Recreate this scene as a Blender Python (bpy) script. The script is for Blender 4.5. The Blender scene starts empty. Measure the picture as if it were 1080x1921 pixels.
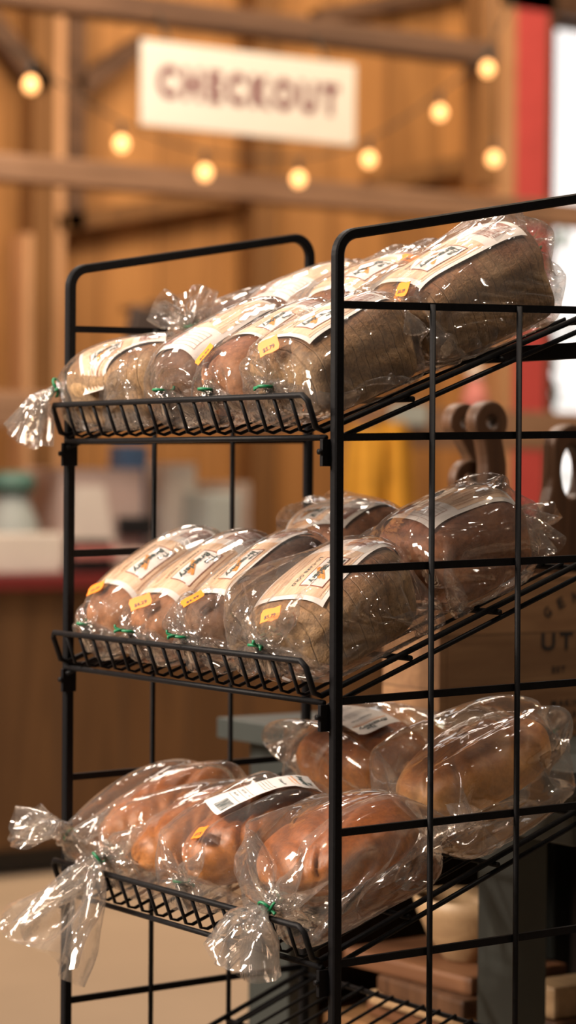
import bpy, bmesh, math, random
import numpy as np
from mathutils import Vector, Matrix
from mathutils.bvhtree import BVHTree

scene = bpy.context.scene
COL = scene.collection
PI = math.pi
random.seed(4)

# ------------------------------------------------------------------ helpers
def link(o, parent=None):
    COL.objects.link(o)
    if parent is not None:
        o.parent = parent
    return o

def tag(o, label=None, cat=None, group=None, kind=None):
    if label: o['label'] = label
    if cat: o['category'] = cat
    if group: o['group'] = group
    if kind: o['kind'] = kind
    return o

def empty(name, loc=(0, 0, 0), rz=0.0, label=None, cat=None, group=None):
    o = bpy.data.objects.new(name, None)
    o.empty_display_size = .05
    o.location = loc
    o.rotation_euler = (0, 0, rz)
    link(o)
    return tag(o, label, cat, group)

class MB:
    """collects shapes and links them as ONE mesh object"""
    def __init__(s): s.v, s.f, s.m, s.sm = [], [], [], []
    def add(s, verts, faces, mat=0, smooth=False):
        b = len(s.v)
        s.v += [tuple(float(c) for c in p) for p in verts]
        for f in faces:
            s.f.append(tuple(i + b for i in f)); s.m.append(mat); s.sm.append(smooth)
        return s
    def box(s, lo, hi, mat=0, ch=0.0, M=None):
        x0, y0, z0 = lo; x1, y1, z1 = hi
        if ch <= 0:
            vs = [(x0,y0,z0),(x1,y0,z0),(x1,y1,z0),(x0,y1,z0),(x0,y0,z1),(x1,y0,z1),(x1,y1,z1),(x0,y1,z1)]
            fs = [(0,3,2,1),(4,5,6,7),(0,1,5,4),(1,2,6,5),(2,3,7,6),(3,0,4,7)]
        else:
            bm = bmesh.new()
            bmesh.ops.create_cube(bm, size=1.0)
            for v in bm.verts:
                v.co = Vector(((x0+x1)/2+v.co.x*(x1-x0), (y0+y1)/2+v.co.y*(y1-y0), (z0+z1)/2+v.co.z*(z1-z0)))
            bmesh.ops.bevel(bm, geom=bm.edges[:], offset=ch, segments=2, profile=.6, affect='EDGES')
            bm.verts.ensure_lookup_table()
            vs = [tuple(v.co) for v in bm.verts]; fs = [tuple(v.index for v in f.verts) for f in bm.faces]
            bm.free()
        if M is not None: vs = [tuple(M @ Vector(v)) for v in vs]
        return s.add(vs, fs, mat)
    def tube(s, pts, r, n=8, mat=0, closed=False, taper=None):
        P = [Vector(p) for p in pts]; N = len(P); rings = []
        up = Vector((0, 0, 1)); prev = None
        for i in range(N):
            a = P[i-1] if (i > 0 or closed) else P[i]
            b = P[(i+1) % N] if (i < N-1 or closed) else P[i]
            t = (b - a).normalized()
            if prev is None:
                ref = up if abs(t.dot(up)) < .9 else Vector((1, 0, 0))
                u = t.cross(ref).normalized()
            else:
                u = (prev - t * prev.dot(t)).normalized()
            prev = u; w = t.cross(u)
            rr = r if taper is None else r * taper[i]
            rings.append([P[i] + (u * math.cos(2*PI*k/n) + w * math.sin(2*PI*k/n)) * rr for k in range(n)])
        vs = [p for ring in rings for p in ring]; fs = []
        for i in range(N if closed else N-1):
            j = (i+1) % N
            for k in range(n):
                fs.append((i*n+k, i*n+(k+1) % n, j*n+(k+1) % n, j*n+k))
        if not closed:
            fs.append(tuple(range(n))[::-1]); fs.append(tuple((N-1)*n+k for k in range(n)))
        return s.add(vs, fs, mat, True)
    def lathe(s, prof, n=32, mat=0, c=(0, 0, 0)):
        vs, fs = [], []
        for (r, z) in prof:
            for k in range(n):
                a = 2*PI*k/n; vs.append((c[0]+r*math.cos(a), c[1]+r*math.sin(a), c[2]+z))
        for i in range(len(prof)-1):
            for k in range(n):
                fs.append((i*n+k, i*n+(k+1) % n, (i+1)*n+(k+1) % n, (i+1)*n+k))
        return s.add(vs, fs, mat, True)
    def prism(s, outline, axis, d0, d1, mat=0, holes=None):
        """2D outline extruded along an axis ('x': outline is (y,z); 'y': (x,z); 'z': (x,y))"""
        bm = bmesh.new()
        def mk(p, d):
            return {'x': (d, p[0], p[1]), 'y': (p[0], d, p[1]), 'z': (p[0], p[1], d)}[axis]
        loops = [outline] + (holes or [])
        edges = []
        for lp in loops:
            vv = [bm.verts.new(mk(p, d0)) for p in lp]
            for i in range(len(vv)): edges.append(bm.edges.new((vv[i], vv[(i+1) % len(vv)])))
        bmesh.ops.triangle_fill(bm, use_beauty=True, use_dissolve=False, edges=edges)
        r = bmesh.ops.extrude_face_region(bm, geom=bm.faces[:])
        off = Vector(mk((0, 0), d1 - d0))
        for g in r['geom']:
            if isinstance(g, bmesh.types.BMVert): g.co += off
        bmesh.ops.recalc_face_normals(bm, faces=bm.faces[:])
        bm.verts.index_update()
        vs = [tuple(v.co) for v in bm.verts]; fs = [tuple(v.index for v in f.verts) for f in bm.faces]
        bm.free()
        return s.add(vs, fs, mat)
    def build(s, name, mats, parent=None, smooth=None):
        me = bpy.data.meshes.new(name)
        me.from_pydata(s.v, [], s.f)
        if not isinstance(mats, (list, tuple)): mats = [mats]
        for m in mats: me.materials.append(m)
        me.polygons.foreach_set('material_index', s.m)
        me.polygons.foreach_set('use_smooth', s.sm if smooth is None else [smooth]*len(s.f))
        me.update()
        return link(bpy.data.objects.new(name, me), parent)

def bevel(o, w, seg=2):
    m = o.modifiers.new('edge', 'BEVEL'); m.width = w; m.segments = seg; m.limit_method = 'ANGLE'
    return o

def struct(name, mb, mat):
    return tag(mb.build(name, mat), kind='structure')

# ------------------------------------------------------------------ materials
def new_mat(name):
    m = bpy.data.materials.new(name); m.use_nodes = True
    nt = m.node_tree; b = nt.nodes['Principled BSDF']
    return m, nt, b

def N(nt, typ, **kw):
    n = nt.nodes.new(typ)
    for k, v in kw.items():
        if k in n.inputs: n.inputs[k].default_value = v
        else: setattr(n, k, v)
    return n

def plain(name, col, rough=.6, metal=0.0, var=.12, scale=12, bump=0.0):
    m, nt, b = new_mat(name)
    tc = N(nt, 'ShaderNodeTexCoord'); no = N(nt, 'ShaderNodeTexNoise', Scale=scale, Detail=4.0)
    nt.links.new(tc.outputs['Object'], no.inputs['Vector'])
    r = N(nt, 'ShaderNodeValToRGB')
    r.color_ramp.elements[0].color = (*[c*(1-var) for c in col], 1); r.color_ramp.elements[1].color = (*[min(1, c*(1+var)) for c in col], 1)
    r.color_ramp.elements[0].position = .3; r.color_ramp.elements[1].position = .7
    nt.links.new(no.outputs['Fac'], r.inputs['Fac']); nt.links.new(r.outputs['Color'], b.inputs['Base Color'])
    b.inputs['Roughness'].default_value = rough; b.inputs['Metallic'].default_value = metal
    if bump:
        bp = N(nt, 'ShaderNodeBump', Strength=bump, Distance=.002)
        nt.links.new(no.outputs['Fac'], bp.inputs['Height']); nt.links.new(bp.outputs['Normal'], b.inputs['Normal'])
    return m

def wood(name, c0, c1, axis=2, scale=1.0, rough=.55, plank=None, plank_axis=1, gap=(.05, .03, .02)):
    m, nt, b = new_mat(name)
    tc = N(nt, 'ShaderNodeTexCoord'); mp = N(nt, 'ShaderNodeMapping')
    sc = [9*scale]*3; sc[axis] = .9*scale; mp.inputs['Scale'].default_value = sc
    nt.links.new(tc.outputs['Object'], mp.inputs['Vector'])
    no = N(nt, 'ShaderNodeTexNoise', Scale=2.0, Detail=6.0, Distortion=1.2)
    nt.links.new(mp.outputs['Vector'], no.inputs['Vector'])
    r = N(nt, 'ShaderNodeValToRGB')
    r.color_ramp.elements[0].position = .32; r.color_ramp.elements[1].position = .68
    r.color_ramp.elements[0].color = (*c0, 1); r.color_ramp.elements[1].color = (*c1, 1)
    nt.links.new(no.outputs['Fac'], r.inputs['Fac'])
    col = r.outputs['Color']
    if plank:
        sx = N(nt, 'ShaderNodeSeparateXYZ'); nt.links.new(tc.outputs['Object'], sx.inputs[0])
        dv = N(nt, 'ShaderNodeMath', operation='DIVIDE'); dv.inputs[1].default_value = plank
        nt.links.new(sx.outputs[plank_axis], dv.inputs[0])
        fl = N(nt, 'ShaderNodeMath', operation='FLOOR'); nt.links.new(dv.outputs[0], fl.inputs[0])
        wn = N(nt, 'ShaderNodeTexWhiteNoise', noise_dimensions='1D'); nt.links.new(fl.outputs[0], wn.inputs['W'])
        hs = N(nt, 'ShaderNodeHueSaturation'); mr = N(nt, 'ShaderNodeMapRange')
        mr.inputs['To Min'].default_value = .84; mr.inputs['To Max'].default_value = 1.12
        nt.links.new(wn.outputs['Value'], mr.inputs['Value']); nt.links.new(mr.outputs[0], hs.inputs['Value'])
        nt.links.new(col, hs.inputs['Color'])
        fr = N(nt, 'ShaderNodeMath', operation='FRACT'); nt.links.new(dv.outputs[0], fr.inputs[0])
        lt = N(nt, 'ShaderNodeMath', operation='LESS_THAN'); lt.inputs[1].default_value = .03
        nt.links.new(fr.outputs[0], lt.inputs[0])
        mx = N(nt, 'ShaderNodeMixRGB'); mx.inputs['Color2'].default_value = (*gap, 1)
        nt.links.new(lt.outputs[0], mx.inputs['Fac']); nt.links.new(hs.outputs['Color'], mx.inputs['Color1'])
        col = mx.outputs['Color']
    nt.links.new(col, b.inputs['Base Color']); b.inputs['Roughness'].default_value = rough
    bp = N(nt, 'ShaderNodeBump', Strength=.15, Distance=.003)
    nt.links.new(no.outputs['Fac'], bp.inputs['Height']); nt.links.new(bp.outputs['Normal'], b.inputs['Normal'])
    return m

def film_mat(name, haze, crinkle=1.0, tint=(.97, .95, .93)):
    """thin clear plastic: see-through, mirror-like glints, a little milky haze"""
    m, nt, b = new_mat(name); nt.nodes.remove(b)
    out = nt.nodes['Material Output']
    tc = N(nt, 'ShaderNodeTexCoord')
    mpp = N(nt, 'ShaderNodeMapping'); mpp.inputs['Scale'].default_value = (1, .42, .8)
    wob = N(nt, 'ShaderNodeTexNoise', Scale=9.0, Detail=1.0); nt.links.new(tc.outputs['Object'], wob.inputs['Vector'])
    wv = N(nt, 'ShaderNodeVectorMath', operation='MULTIPLY_ADD'); wv.inputs[1].default_value = (.05, .05, .05)
    nt.links.new(wob.outputs['Color'], wv.inputs[0]); nt.links.new(tc.outputs['Object'], wv.inputs[2]); nt.links.new(wv.outputs[0], mpp.inputs['Vector'])
    hts = []
    for sc_, amp in ((44.0, 1.0), (120.0, .45)):
        vo = N(nt, 'ShaderNodeTexVoronoi', Scale=sc_); nt.links.new(mpp.outputs['Vector'], vo.inputs['Vector'])
        rel = N(nt, 'ShaderNodeVectorMath', operation='SUBTRACT'); nt.links.new(mpp.outputs['Vector'], rel.inputs[0]); nt.links.new(vo.outputs['Position'], rel.inputs[1])
        tilt = N(nt, 'ShaderNodeVectorMath', operation='SUBTRACT'); tilt.inputs[1].default_value = (.5, .5, .5); nt.links.new(vo.outputs['Color'], tilt.inputs[0])
        dt = N(nt, 'ShaderNodeVectorMath', operation='DOT_PRODUCT'); nt.links.new(rel.outputs[0], dt.inputs[0]); nt.links.new(tilt.outputs[0], dt.inputs[1])
        mu_ = N(nt, 'ShaderNodeMath', operation='MULTIPLY'); mu_.inputs[1].default_value = amp*crinkle; nt.links.new(dt.outputs['Value'], mu_.inputs[0]); hts.append(mu_)
    sm = N(nt, 'ShaderNodeMath', operation='ADD'); nt.links.new(hts[0].outputs[0], sm.inputs[0]); nt.links.new(hts[1].outputs[0], sm.inputs[1])
    bp = N(nt, 'ShaderNodeBump', Strength=1.0, Distance=1.0)
    nt.links.new(sm.outputs[0], bp.inputs['Height'])
    tr = N(nt, 'ShaderNodeBsdfTransparent'); tr.inputs['Color'].default_value = (*tint, 1)
    gl = N(nt, 'ShaderNodeBsdfGlossy', Roughness=.065); gl.inputs['Color'].default_value = (1, 1, 1, 1)
    df = N(nt, 'ShaderNodeBsdfDiffuse'); df.inputs['Color'].default_value = (.82, .80, .78, 1)
    tl = N(nt, 'ShaderNodeBsdfTranslucent'); tl.inputs['Color'].default_value = (.82, .80, .78, 1)
    for n in (gl, df): nt.links.new(bp.outputs['Normal'], n.inputs['Normal'])
    mh = N(nt, 'ShaderNodeMixShader'); mh.inputs[0].default_value = .45
    nt.links.new(df.outputs[0], mh.inputs[1]); nt.links.new(tl.outputs[0], mh.inputs[2])
    m1 = N(nt, 'ShaderNodeMixShader'); m1.inputs[0].default_value = haze
    nt.links.new(tr.outputs[0], m1.inputs[1]); nt.links.new(mh.outputs[0], m1.inputs[2])
    fr = N(nt, 'ShaderNodeFresnel', IOR=1.5); nt.links.new(bp.outputs['Normal'], fr.inputs['Normal'])
    fm = N(nt, 'ShaderNodeMath', operation='MULTIPLY'); fm.inputs[1].default_value = 1.6
    nt.links.new(fr.outputs[0], fm.inputs[0])
    cp = N(nt, 'ShaderNodeMath', operation='MINIMUM'); cp.inputs[1].default_value = .36; nt.links.new(fm.outputs[0], cp.inputs[0]); fm = cp
    m2 = N(nt, 'ShaderNodeMixShader'); nt.links.new(fm.outputs[0], m2.inputs[0])
    nt.links.new(m1.outputs[0], m2.inputs[1]); nt.links.new(gl.outputs[0], m2.inputs[2])
    nt.links.new(m2.outputs[0], out.inputs['Surface'])
    return m

def bread_mat(name, side, top, zlo, zhi, slices=0.0, rough=.7, fleck=.5, patch=(.62, .33, .12)):
    """crust: paler sides baked darker towards the top, flecks; slices = spacing of cut lines along y"""
    m, nt, b = new_mat(name)
    tc = N(nt, 'ShaderNodeTexCoord'); sx = N(nt, 'ShaderNodeSeparateXYZ'); nt.links.new(tc.outputs['Object'], sx.inputs[0])
    no = N(nt, 'ShaderNodeTexNoise', Scale=28.0, Detail=5.0, Roughness=.6); nt.links.new(tc.outputs['Object'], no.inputs['Vector'])
    ad = N(nt, 'ShaderNodeMath', operation='MULTIPLY_ADD'); ad.inputs[1].default_value = .035
    nt.links.new(no.outputs['Fac'], ad.inputs[0]); nt.links.new(sx.outputs[2], ad.inputs[2])
    mr = N(nt, 'ShaderNodeMapRange'); mr.inputs['From Min'].default_value = zlo+.017; mr.inputs['From Max'].default_value = zhi+.017
    nt.links.new(ad.outputs[0], mr.inputs['Value'])
    cr = N(nt, 'ShaderNodeMixRGB'); cr.inputs['Color1'].default_value = (*side, 1); cr.inputs['Color2'].default_value = (*top, 1)
    nt.links.new(mr.outputs[0], cr.inputs['Fac'])
    n2 = N(nt, 'ShaderNodeTexNoise', Scale=170.0, Detail=3.0, Roughness=.7); nt.links.new(tc.outputs['Object'], n2.inputs['Vector'])
    r2 = N(nt, 'ShaderNodeValToRGB'); r2.color_ramp.elements[0].position = .36; r2.color_ramp.elements[1].position = .62
    r2.color_ramp.elements[0].color = (1-fleck, 1-fleck, 1-fleck, 1); r2.color_ramp.elements[1].color = (1.0, 1.0, 1.0, 1)
    nt.links.new(n2.outputs['Fac'], r2.inputs['Fac'])
    mu = N(nt, 'ShaderNodeMixRGB', blend_type='MULTIPLY'); mu.inputs['Fac'].default_value = 1.0
    nt.links.new(cr.outputs[0], mu.inputs['Color1']); nt.links.new(r2.outputs[0], mu.inputs['Color2'])
    n3 = N(nt, 'ShaderNodeTexNoise', Scale=17.0, Detail=3.0); nt.links.new(tc.outputs['Object'], n3.inputs['Vector'])
    r3 = N(nt, 'ShaderNodeValToRGB'); r3.color_ramp.elements[0].position = .52; r3.color_ramp.elements[1].position = .72
    r3.color_ramp.elements[0].color = (0, 0, 0, 1); r3.color_ramp.elements[1].color = (.55, .55, .55, 1)
    nt.links.new(n3.outputs['Fac'], r3.inputs['Fac'])
    mp = N(nt, 'ShaderNodeMixRGB'); mp.inputs['Color2'].default_value = (*patch, 1)
    nt.links.new(r3.outputs[0], mp.inputs['Fac']); nt.links.new(mu.outputs[0], mp.inputs['Color1'])
    col = mp.outputs[0]; h = no.outputs['Fac']
    bp = N(nt, 'ShaderNodeBump', Strength=.5, Distance=.003)
    if slices:
        dv = N(nt, 'ShaderNodeMath', operation='MULTIPLY_ADD'); dv.inputs[1].default_value = 1/slices
        n4 = N(nt, 'ShaderNodeMath', operation='MULTIPLY'); n4.inputs[1].default_value = .45
        nt.links.new(no.outputs['Fac'], n4.inputs[0]); nt.links.new(sx.outputs[1], dv.inputs[0]); nt.links.new(n4.outputs[0], dv.inputs[2])
        fr = N(nt, 'ShaderNodeMath', operation='PINGPONG'); fr.inputs[1].default_value = .5; nt.links.new(dv.outputs[0], fr.inputs[0])
        rr = N(nt, 'ShaderNodeMapRange'); rr.inputs['From Max'].default_value = .07
        nt.links.new(fr.outputs[0], rr.inputs['Value'])
        dk = N(nt, 'ShaderNodeMixRGB', blend_type='MULTIPLY'); dk.inputs['Fac'].default_value = 1
        r5 = N(nt, 'ShaderNodeMapRange'); r5.inputs['To Min'].default_value = .80; nt.links.new(rr.outputs[0], r5.inputs['Value'])
        nt.links.new(col, dk.inputs['Color1']); nt.links.new(r5.outputs[0], dk.inputs['Color2']); col = dk.outputs[0]
        am = N(nt, 'ShaderNodeMath', operation='ADD'); nt.links.new(rr.outputs[0], am.inputs[0]); nt.links.new(n2.outputs['Fac'], am.inputs[1]); h = am.outputs[0]
    nt.links.new(h, bp.inputs['Height']); nt.links.new(bp.outputs['Normal'], b.inputs['Normal'])
    nt.links.new(col, b.inputs['Base Color']); b.inputs['Roughness'].default_value = rough
    return m

def emit(name, col, strength):
    m, nt, b = new_mat(name)
    b.inputs['Base Color'].default_value = (*col, 1)
    b.inputs['Emission Color'].default_value = (*col, 1); b.inputs['Emission Strength'].default_value = strength
    return m

def glass_pane_mat(name):
    m, nt, b = new_mat(name); nt.nodes.remove(b)
    tr = N(nt, 'ShaderNodeBsdfTransparent'); gl = N(nt, 'ShaderNodeBsdfGlossy', Roughness=.03)
    mx = N(nt, 'ShaderNodeMixShader'); mx.inputs[0].default_value = .06
    nt.links.new(tr.outputs[0], mx.inputs[1]); nt.links.new(gl.outputs[0], mx.inputs[2])
    nt.links.new(mx.outputs[0], nt.nodes['Material Output'].inputs['Surface'])
    return m

M = {}
M['iron'] = plain('black_powder_coat', (.006, .006, .007), .5, .0, .2, 220, .08)
M['iron'].node_tree.nodes['Principled BSDF'].inputs['Specular IOR Level'].default_value = .12
M['film'] = film_mat('clear_film', .062, .95)
M['film_thick'] = film_mat('thick_film', .085, .38)
M['paper'] = plain('label_paper', (.80, .76, .74), .55, var=.03)
M['beige'] = wood('label_wheat_print', (.66, .44, .29), (.82, .61, .45), axis=1, scale=9, rough=.5)
M['ink'] = plain('dark_green_ink', (.02, .05, .05), .6, var=.05)
M['brown_ink'] = plain('brown_ink', (.28, .07, .03), .6, var=.05)
M['wheat_ink'] = plain('wheat_ink', (.75, .30, .05), .6, var=.1)
M['orange'] = plain('orange_sticker_paper', (.95, .23, .008), .55, var=.04)
M['tie'] = plain('green_twist_tie', (.0, .16, .06), .45, var=.1)
M['wall'] = wood('amber_barn_boards', (.35, .165, .052), (.51, .252, .083), axis=2, scale=.5, rough=.7, plank=.31, plank_axis=1, gap=(.16, .07, .02))
M['beam'] = wood('grey_brown_beam', (.17, .095, .055), (.36, .21, .125), axis=1, scale=.7, rough=.75)
M['darkbeam'] = wood('dark_brown_beam', (.07, .035, .02), (.15, .08, .045), axis=1, scale=.7, rough=.75)
M['stud'] = wood('dark_brown_stud', (.16, .075, .025), (.26, .125, .04), axis=2, scale=.7, rough=.75)
M['under_table_dark'] = wood('under_table_dark_panel', (.018, .011, .008), (.035, .02, .013), axis=2, scale=.9, rough=.8)  # near black, so the darkness under the table is in the colour
M['palepost'] = wood('pale_post', (.50, .27, .13), (.68, .40, .22), axis=2, scale=.7, rough=.7)
M['redpost'] = plain('red_painted_post', (.66, .10, .10), .5, var=.06)
M['floor'] = plain('beige_concrete', (.48, .36, .25), .6, var=.09, scale=1.6, bump=.02)
M['counter'] = wood('brown_counter_boards', (.10, .046, .015), (.165, .08, .028), axis=2, scale=.6, rough=.6, plank=.26, plank_axis=1)
M['redtop'] = plain('dark_red_counter_edge', (.16, .02, .02), .45, var=.1)
M['white'] = plain('white_card', (.74, .68, .62), .6, var=.04)
M['pinkish'] = plain('pale_pink_plastic', (.55, .42, .38), .5, var=.05)
M['black'] = plain('black_plastic', (.015, .015, .017), .4, var=.1)
M['teal'] = plain('teal_paint', (.09, .20, .17), .5, var=.1)
M['paleblue'] = plain('pale_blue_grey', (.42, .47, .46), .5, var=.06)
M['greypaint'] = plain('green_grey_paint', (.026, .031, .028), .6, var=.14, scale=9)
M['yellow'] = plain('golden_cloth', (.66, .33, .03), .85, var=.25, scale=7)
M['crate'] = wood('pine_crate_wood', (.17, .08, .032), (.26, .135, .058), axis=1, scale=2.2, rough=.7, plank=.0667, plank_axis=2, gap=(.10, .05, .02))
M['walnut'] = wood('walnut_board', (.05, .022, .010), (.10, .046, .021), axis=2, scale=2.6, rough=.45)
M['acacia'] = wood('brown_board', (.10, .04, .017), (.16, .07, .03), axis=0, scale=2.2, rough=.5)
M['palewood'] = wood('pale_board', (.30, .19, .10), (.42, .28, .15), axis=0, scale=2.2, rough=.5)
M['stencil'] = plain('black_stencil_ink', (.012, .010, .009), .7, var=.2)
M['maroon'] = plain('maroon_lettering', (.17, .035, .05), .6, var=.05)
M['sign'] = plain('cream_sign_board', (.80, .77, .72), .55, var=.02)
M['bulb'] = emit('glowing_bulb', (1.0, .48, .17), 2.7)
M['cord'] = plain('black_cord', (.02, .018, .015), .6)
M['daylight'] = emit('daylit_sky_pane', (.93, .97, 1.0), 1.25)
M['leafy'] = plain('leaf_green', (.10, .22, .06), .8, var=.4, scale=6)
M['pane'] = glass_pane_mat('window_glass')
M['dark'] = plain('dark_cloth', (.05, .035, .03), .9, var=.2)
M['skin_pink'] = plain('faded_pink_paper', (.62, .22, .20), .7, var=.1)
M['bluegrey'] = plain('blue_plastic', (.05, .10, .20), .5)

# ------------------------------------------------------------------ camera (solved from the rack's wire grid)
Z0 = 1.53
F = 4681.08
cam_d = bpy.data.cameras.new('camera'); cam = link(bpy.data.objects.new('camera', cam_d))
cam.location = (2.47825, -1.37920, -.16525 + Z0)
cam.rotation_euler = (1.5566847, -.00755, .9756074)
cam_d.sensor_fit = 'VERTICAL'; cam_d.sensor_height = 36.0; cam_d.lens = F / 1921 * 36
cam_d.clip_start = .05; cam_d.clip_end = 80
cam_d.dof.use_dof = True; cam_d.dof.focus_distance = 2.50; cam_d.dof.aperture_fstop = 4.0
scene.camera = cam
RC = cam.rotation_euler.to_matrix(); CC = Vector(cam.location)
def ray(x, y): return RC @ Vector(((x-540)/F, (960.5-y)/F, -1))
def on(x, y, axis, val):
    """the place where the line of sight through a photo point meets a plane of the room"""
    d = ray(x, y); t = (val - CC[axis]) / d[axis]
    return CC + d*t

# ------------------------------------------------------------------ the room
XW = -7.0
struct('floor', MB().box((XW-.3, -4.5, -.12), (5, 11, 0)), M['floor'])
# back wall with a window opening near its far end
wy0 = on(1030, 400, 0, XW)[1]; wy1 = wy0 + 1.1; wz0, wz1 = .95, on(1050, 28, 0, XW)[2]
w = MB()
w.box((XW-.12, -4.5, 0), (XW, wy0, 4.6)); w.box((XW-.12, wy1, 0), (XW, 11, 4.6))
w.box((XW-.12, wy0, 0), (XW, wy1, wz0)); w.box((XW-.12, wy0, wz1), (XW, wy1, 4.6))
struct('wall_back', w, M['wall'])
f = MB(); fw = .05
f.box((XW-.10, wy0, wz0), (XW-.04, wy0+fw, wz1)); f.box((XW-.10, wy1-fw, wz0), (XW-.04, wy1, wz1))
f.box((XW-.10, wy0, wz0), (XW-.04, wy1, wz0+fw)); f.box((XW-.10, wy0, wz1-fw), (XW-.04, wy1, wz1))
win = struct('window_1', f, M['stud'])
MB().box((XW-.075, wy0+fw, wz0+fw), (XW-.069, wy1-fw, wz1-fw)).build('pane', M['pane'], win)
struct('sky_backdrop', MB().box((XW-1.6, wy0-3, -.1), (XW-1.5, wy1+4, 6)), M['daylight'])
# shrub outside
sh = MB(); rnd = random.Random(2)
for i in range(420):
    p = Vector((XW-1.0+rnd.gauss(0, .12), wy0+.62+rnd.gauss(0, .10)+1.6*0, 1.1+rnd.random()*1.55))
    a = rnd.random()*6.28; d = Vector((rnd.gauss(0, .4), math.cos(a), math.sin(a))).normalized()*.07; e = Vector((.3, -d.z, d.y))*.4
    sh.add([p-d, p+e*.35, p+d, p-e*.35], [(0, 1, 2, 3)])
sh.build('shrub', M['leafy'])
tag(bpy.data.objects['shrub'], 'green shrub outside the bright window at the right', 'shrub')
sb = bpy.data.objects['shrub']
MB().tube([(XW-1.0, wy0+.62, -.1), (XW-1.0, wy0+.62, 2.5)], .02).build('stem', M['stud'], sb)

XB = -5.2
def rail_z(x, y): return on(x, y, 0, XB)[2]
def beam(name, z0, z1, x0, x1, y0, y1, mat):
    return struct(name, MB().box((x0, y0, z0), (x1, y1, z1), ch=.008), mat)
zt, zb = rail_z(640, 342), rail_z(640, 388)
beam('trim_1', zb, zt, XB-.12, XB, -4, 10.5, M['beam'])                # long mid rail
zt, zb = rail_z(500, 22), rail_z(500, 66)
beam('trim_2', zb, zt, XB-.12, XB, -4, on(935, 80, 0, XB)[1], M['darkbeam'])           # upper beam
zt, zb = rail_z(860, 768), rail_z(860, 842)
beam('trim_3', zb, zt, XB-.12, XB, on(700, 800, 0, XB)[1], 10.5, M['beam'])              # low rail at the right
zt, zb = rail_z(60, 735), rail_z(60, 800)
beam('trim_4', zb, zt, XB-.12, XB, -4, on(560, 790, 0, XB)[1], M['beam'])              # low rail at the left
XS = -6.85
def post(name, xa, xb, mat, z0=0, z1=4.5, x=XS, d=.12, yy=330):
    a, b = on(xa, yy, 0, x)[1], on(xb, yy, 0, x)[1]
    return struct(name, MB().box((x-d, a, z0), (x, b, z1)), mat)
post('trim_5', 62, 104, M['stud'])
post('trim_6', 104, 122, M['palepost'])
post('trim_7', 478, 522, M['stud'])
post('trim_8', 126, 160, M['darkbeam'], z0=rail_z(140, 330))
post('trim_9', 938, 966, M['palepost'])
post('trim_10', 966, 1026, M['redpost'])
post('trim_11', 1026, 1040, M['darkbeam'])
post('trim_12', 904, 936, M['stud'], z0=rail_z(920, 348), x=XB-.01)
post('trim_15', 45, 62, M['palepost'], z0=0, z1=rail_z(50, 340))
struct('trim_13', MB().box((XS-.12, on(900, 10, 0, XS)[1], on(1050, 26, 0, XS)[2]), (XS-.0, 10.5, on(1050, -40, 0, XS)[2])), M['darkbeam'])
def brace(name, pa, pb, wpx, mat, x=XS):
    a, b = on(*pa, 0, x), on(*pb, 0, x); d = (b-a); L = d.length; ang = math.atan2(d.z, d.y)
    hw = wpx/F*12*.6
    Mx = Matrix.Translation(a) @ Matrix.Rotation(ang, 4, 'X')
    return struct(name, MB().box((-.08, 0, -hw), (0, L, hw), M=Mx), mat)
brace('trim_14', (-60, -20), (90, 165), 30, M['darkbeam'])
brace('trim_16', (150, 165), (280, 75), 26, M['darkbeam'])
brace('trim_17', (700, 345), (900, 300), 24, M['stud'])
brace('trim_18', (600, 30), (900, -30), 22, M['darkbeam'])
brace('trim_19', (110, 420), (470, 360), 24, M['stud'])

# ------------------------------------------------------------------ text helper
_text_cache = {}
def text_geo(s, size=1.0, shear=0.0, bold=0.0, spacing=1.0):
    k = (s, shear, bold, spacing)
    if k not in _text_cache:
        cu = bpy.data.curves.new('t', 'FONT'); cu.body = s; cu.size = 1.0; cu.shear = shear; cu.offset = bold
        cu.space_character = spacing; cu.resolution_u = 3; cu.align_x = 'CENTER'; cu.align_y = 'CENTER'
        o = bpy.data.objects.new('t', cu); COL.objects.link(o)
        bpy.context.view_layer.update()
        me = bpy.data.meshes.new_from_object(o)
        vs = [tuple(v.co) for v in me.vertices]; fs = [tuple(p.vertices) for p in me.polygons]
        bpy.data.objects.remove(o); bpy.data.meshes.remove(me); bpy.data.curves.remove(cu)
        # centre on the ink
        xs = [v[0] for v in vs]; ys = [v[1] for v in vs]
        cx, cy = (min(xs)+max(xs))/2, (min(ys)+max(ys))/2
        vs = [(v[0]-cx, v[1]-cy) for v in vs]
        _text_cache[k] = (vs, fs, max(xs)-min(xs), max(ys)-min(ys))
    vs, fs, w_, h_ = _text_cache[k]
    return [(x*size, y*size) for x, y in vs], fs, w_*size, h_*size
def text_fit(s, width, height=None, **kw):
    vs, fs, w_, h_ = text_geo(s, 1.0, **kw)
    sx = width/w_; sy = sx if height is None else height/h_
    return [(x*sx, y*sy) for x, y in vs], fs

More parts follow.
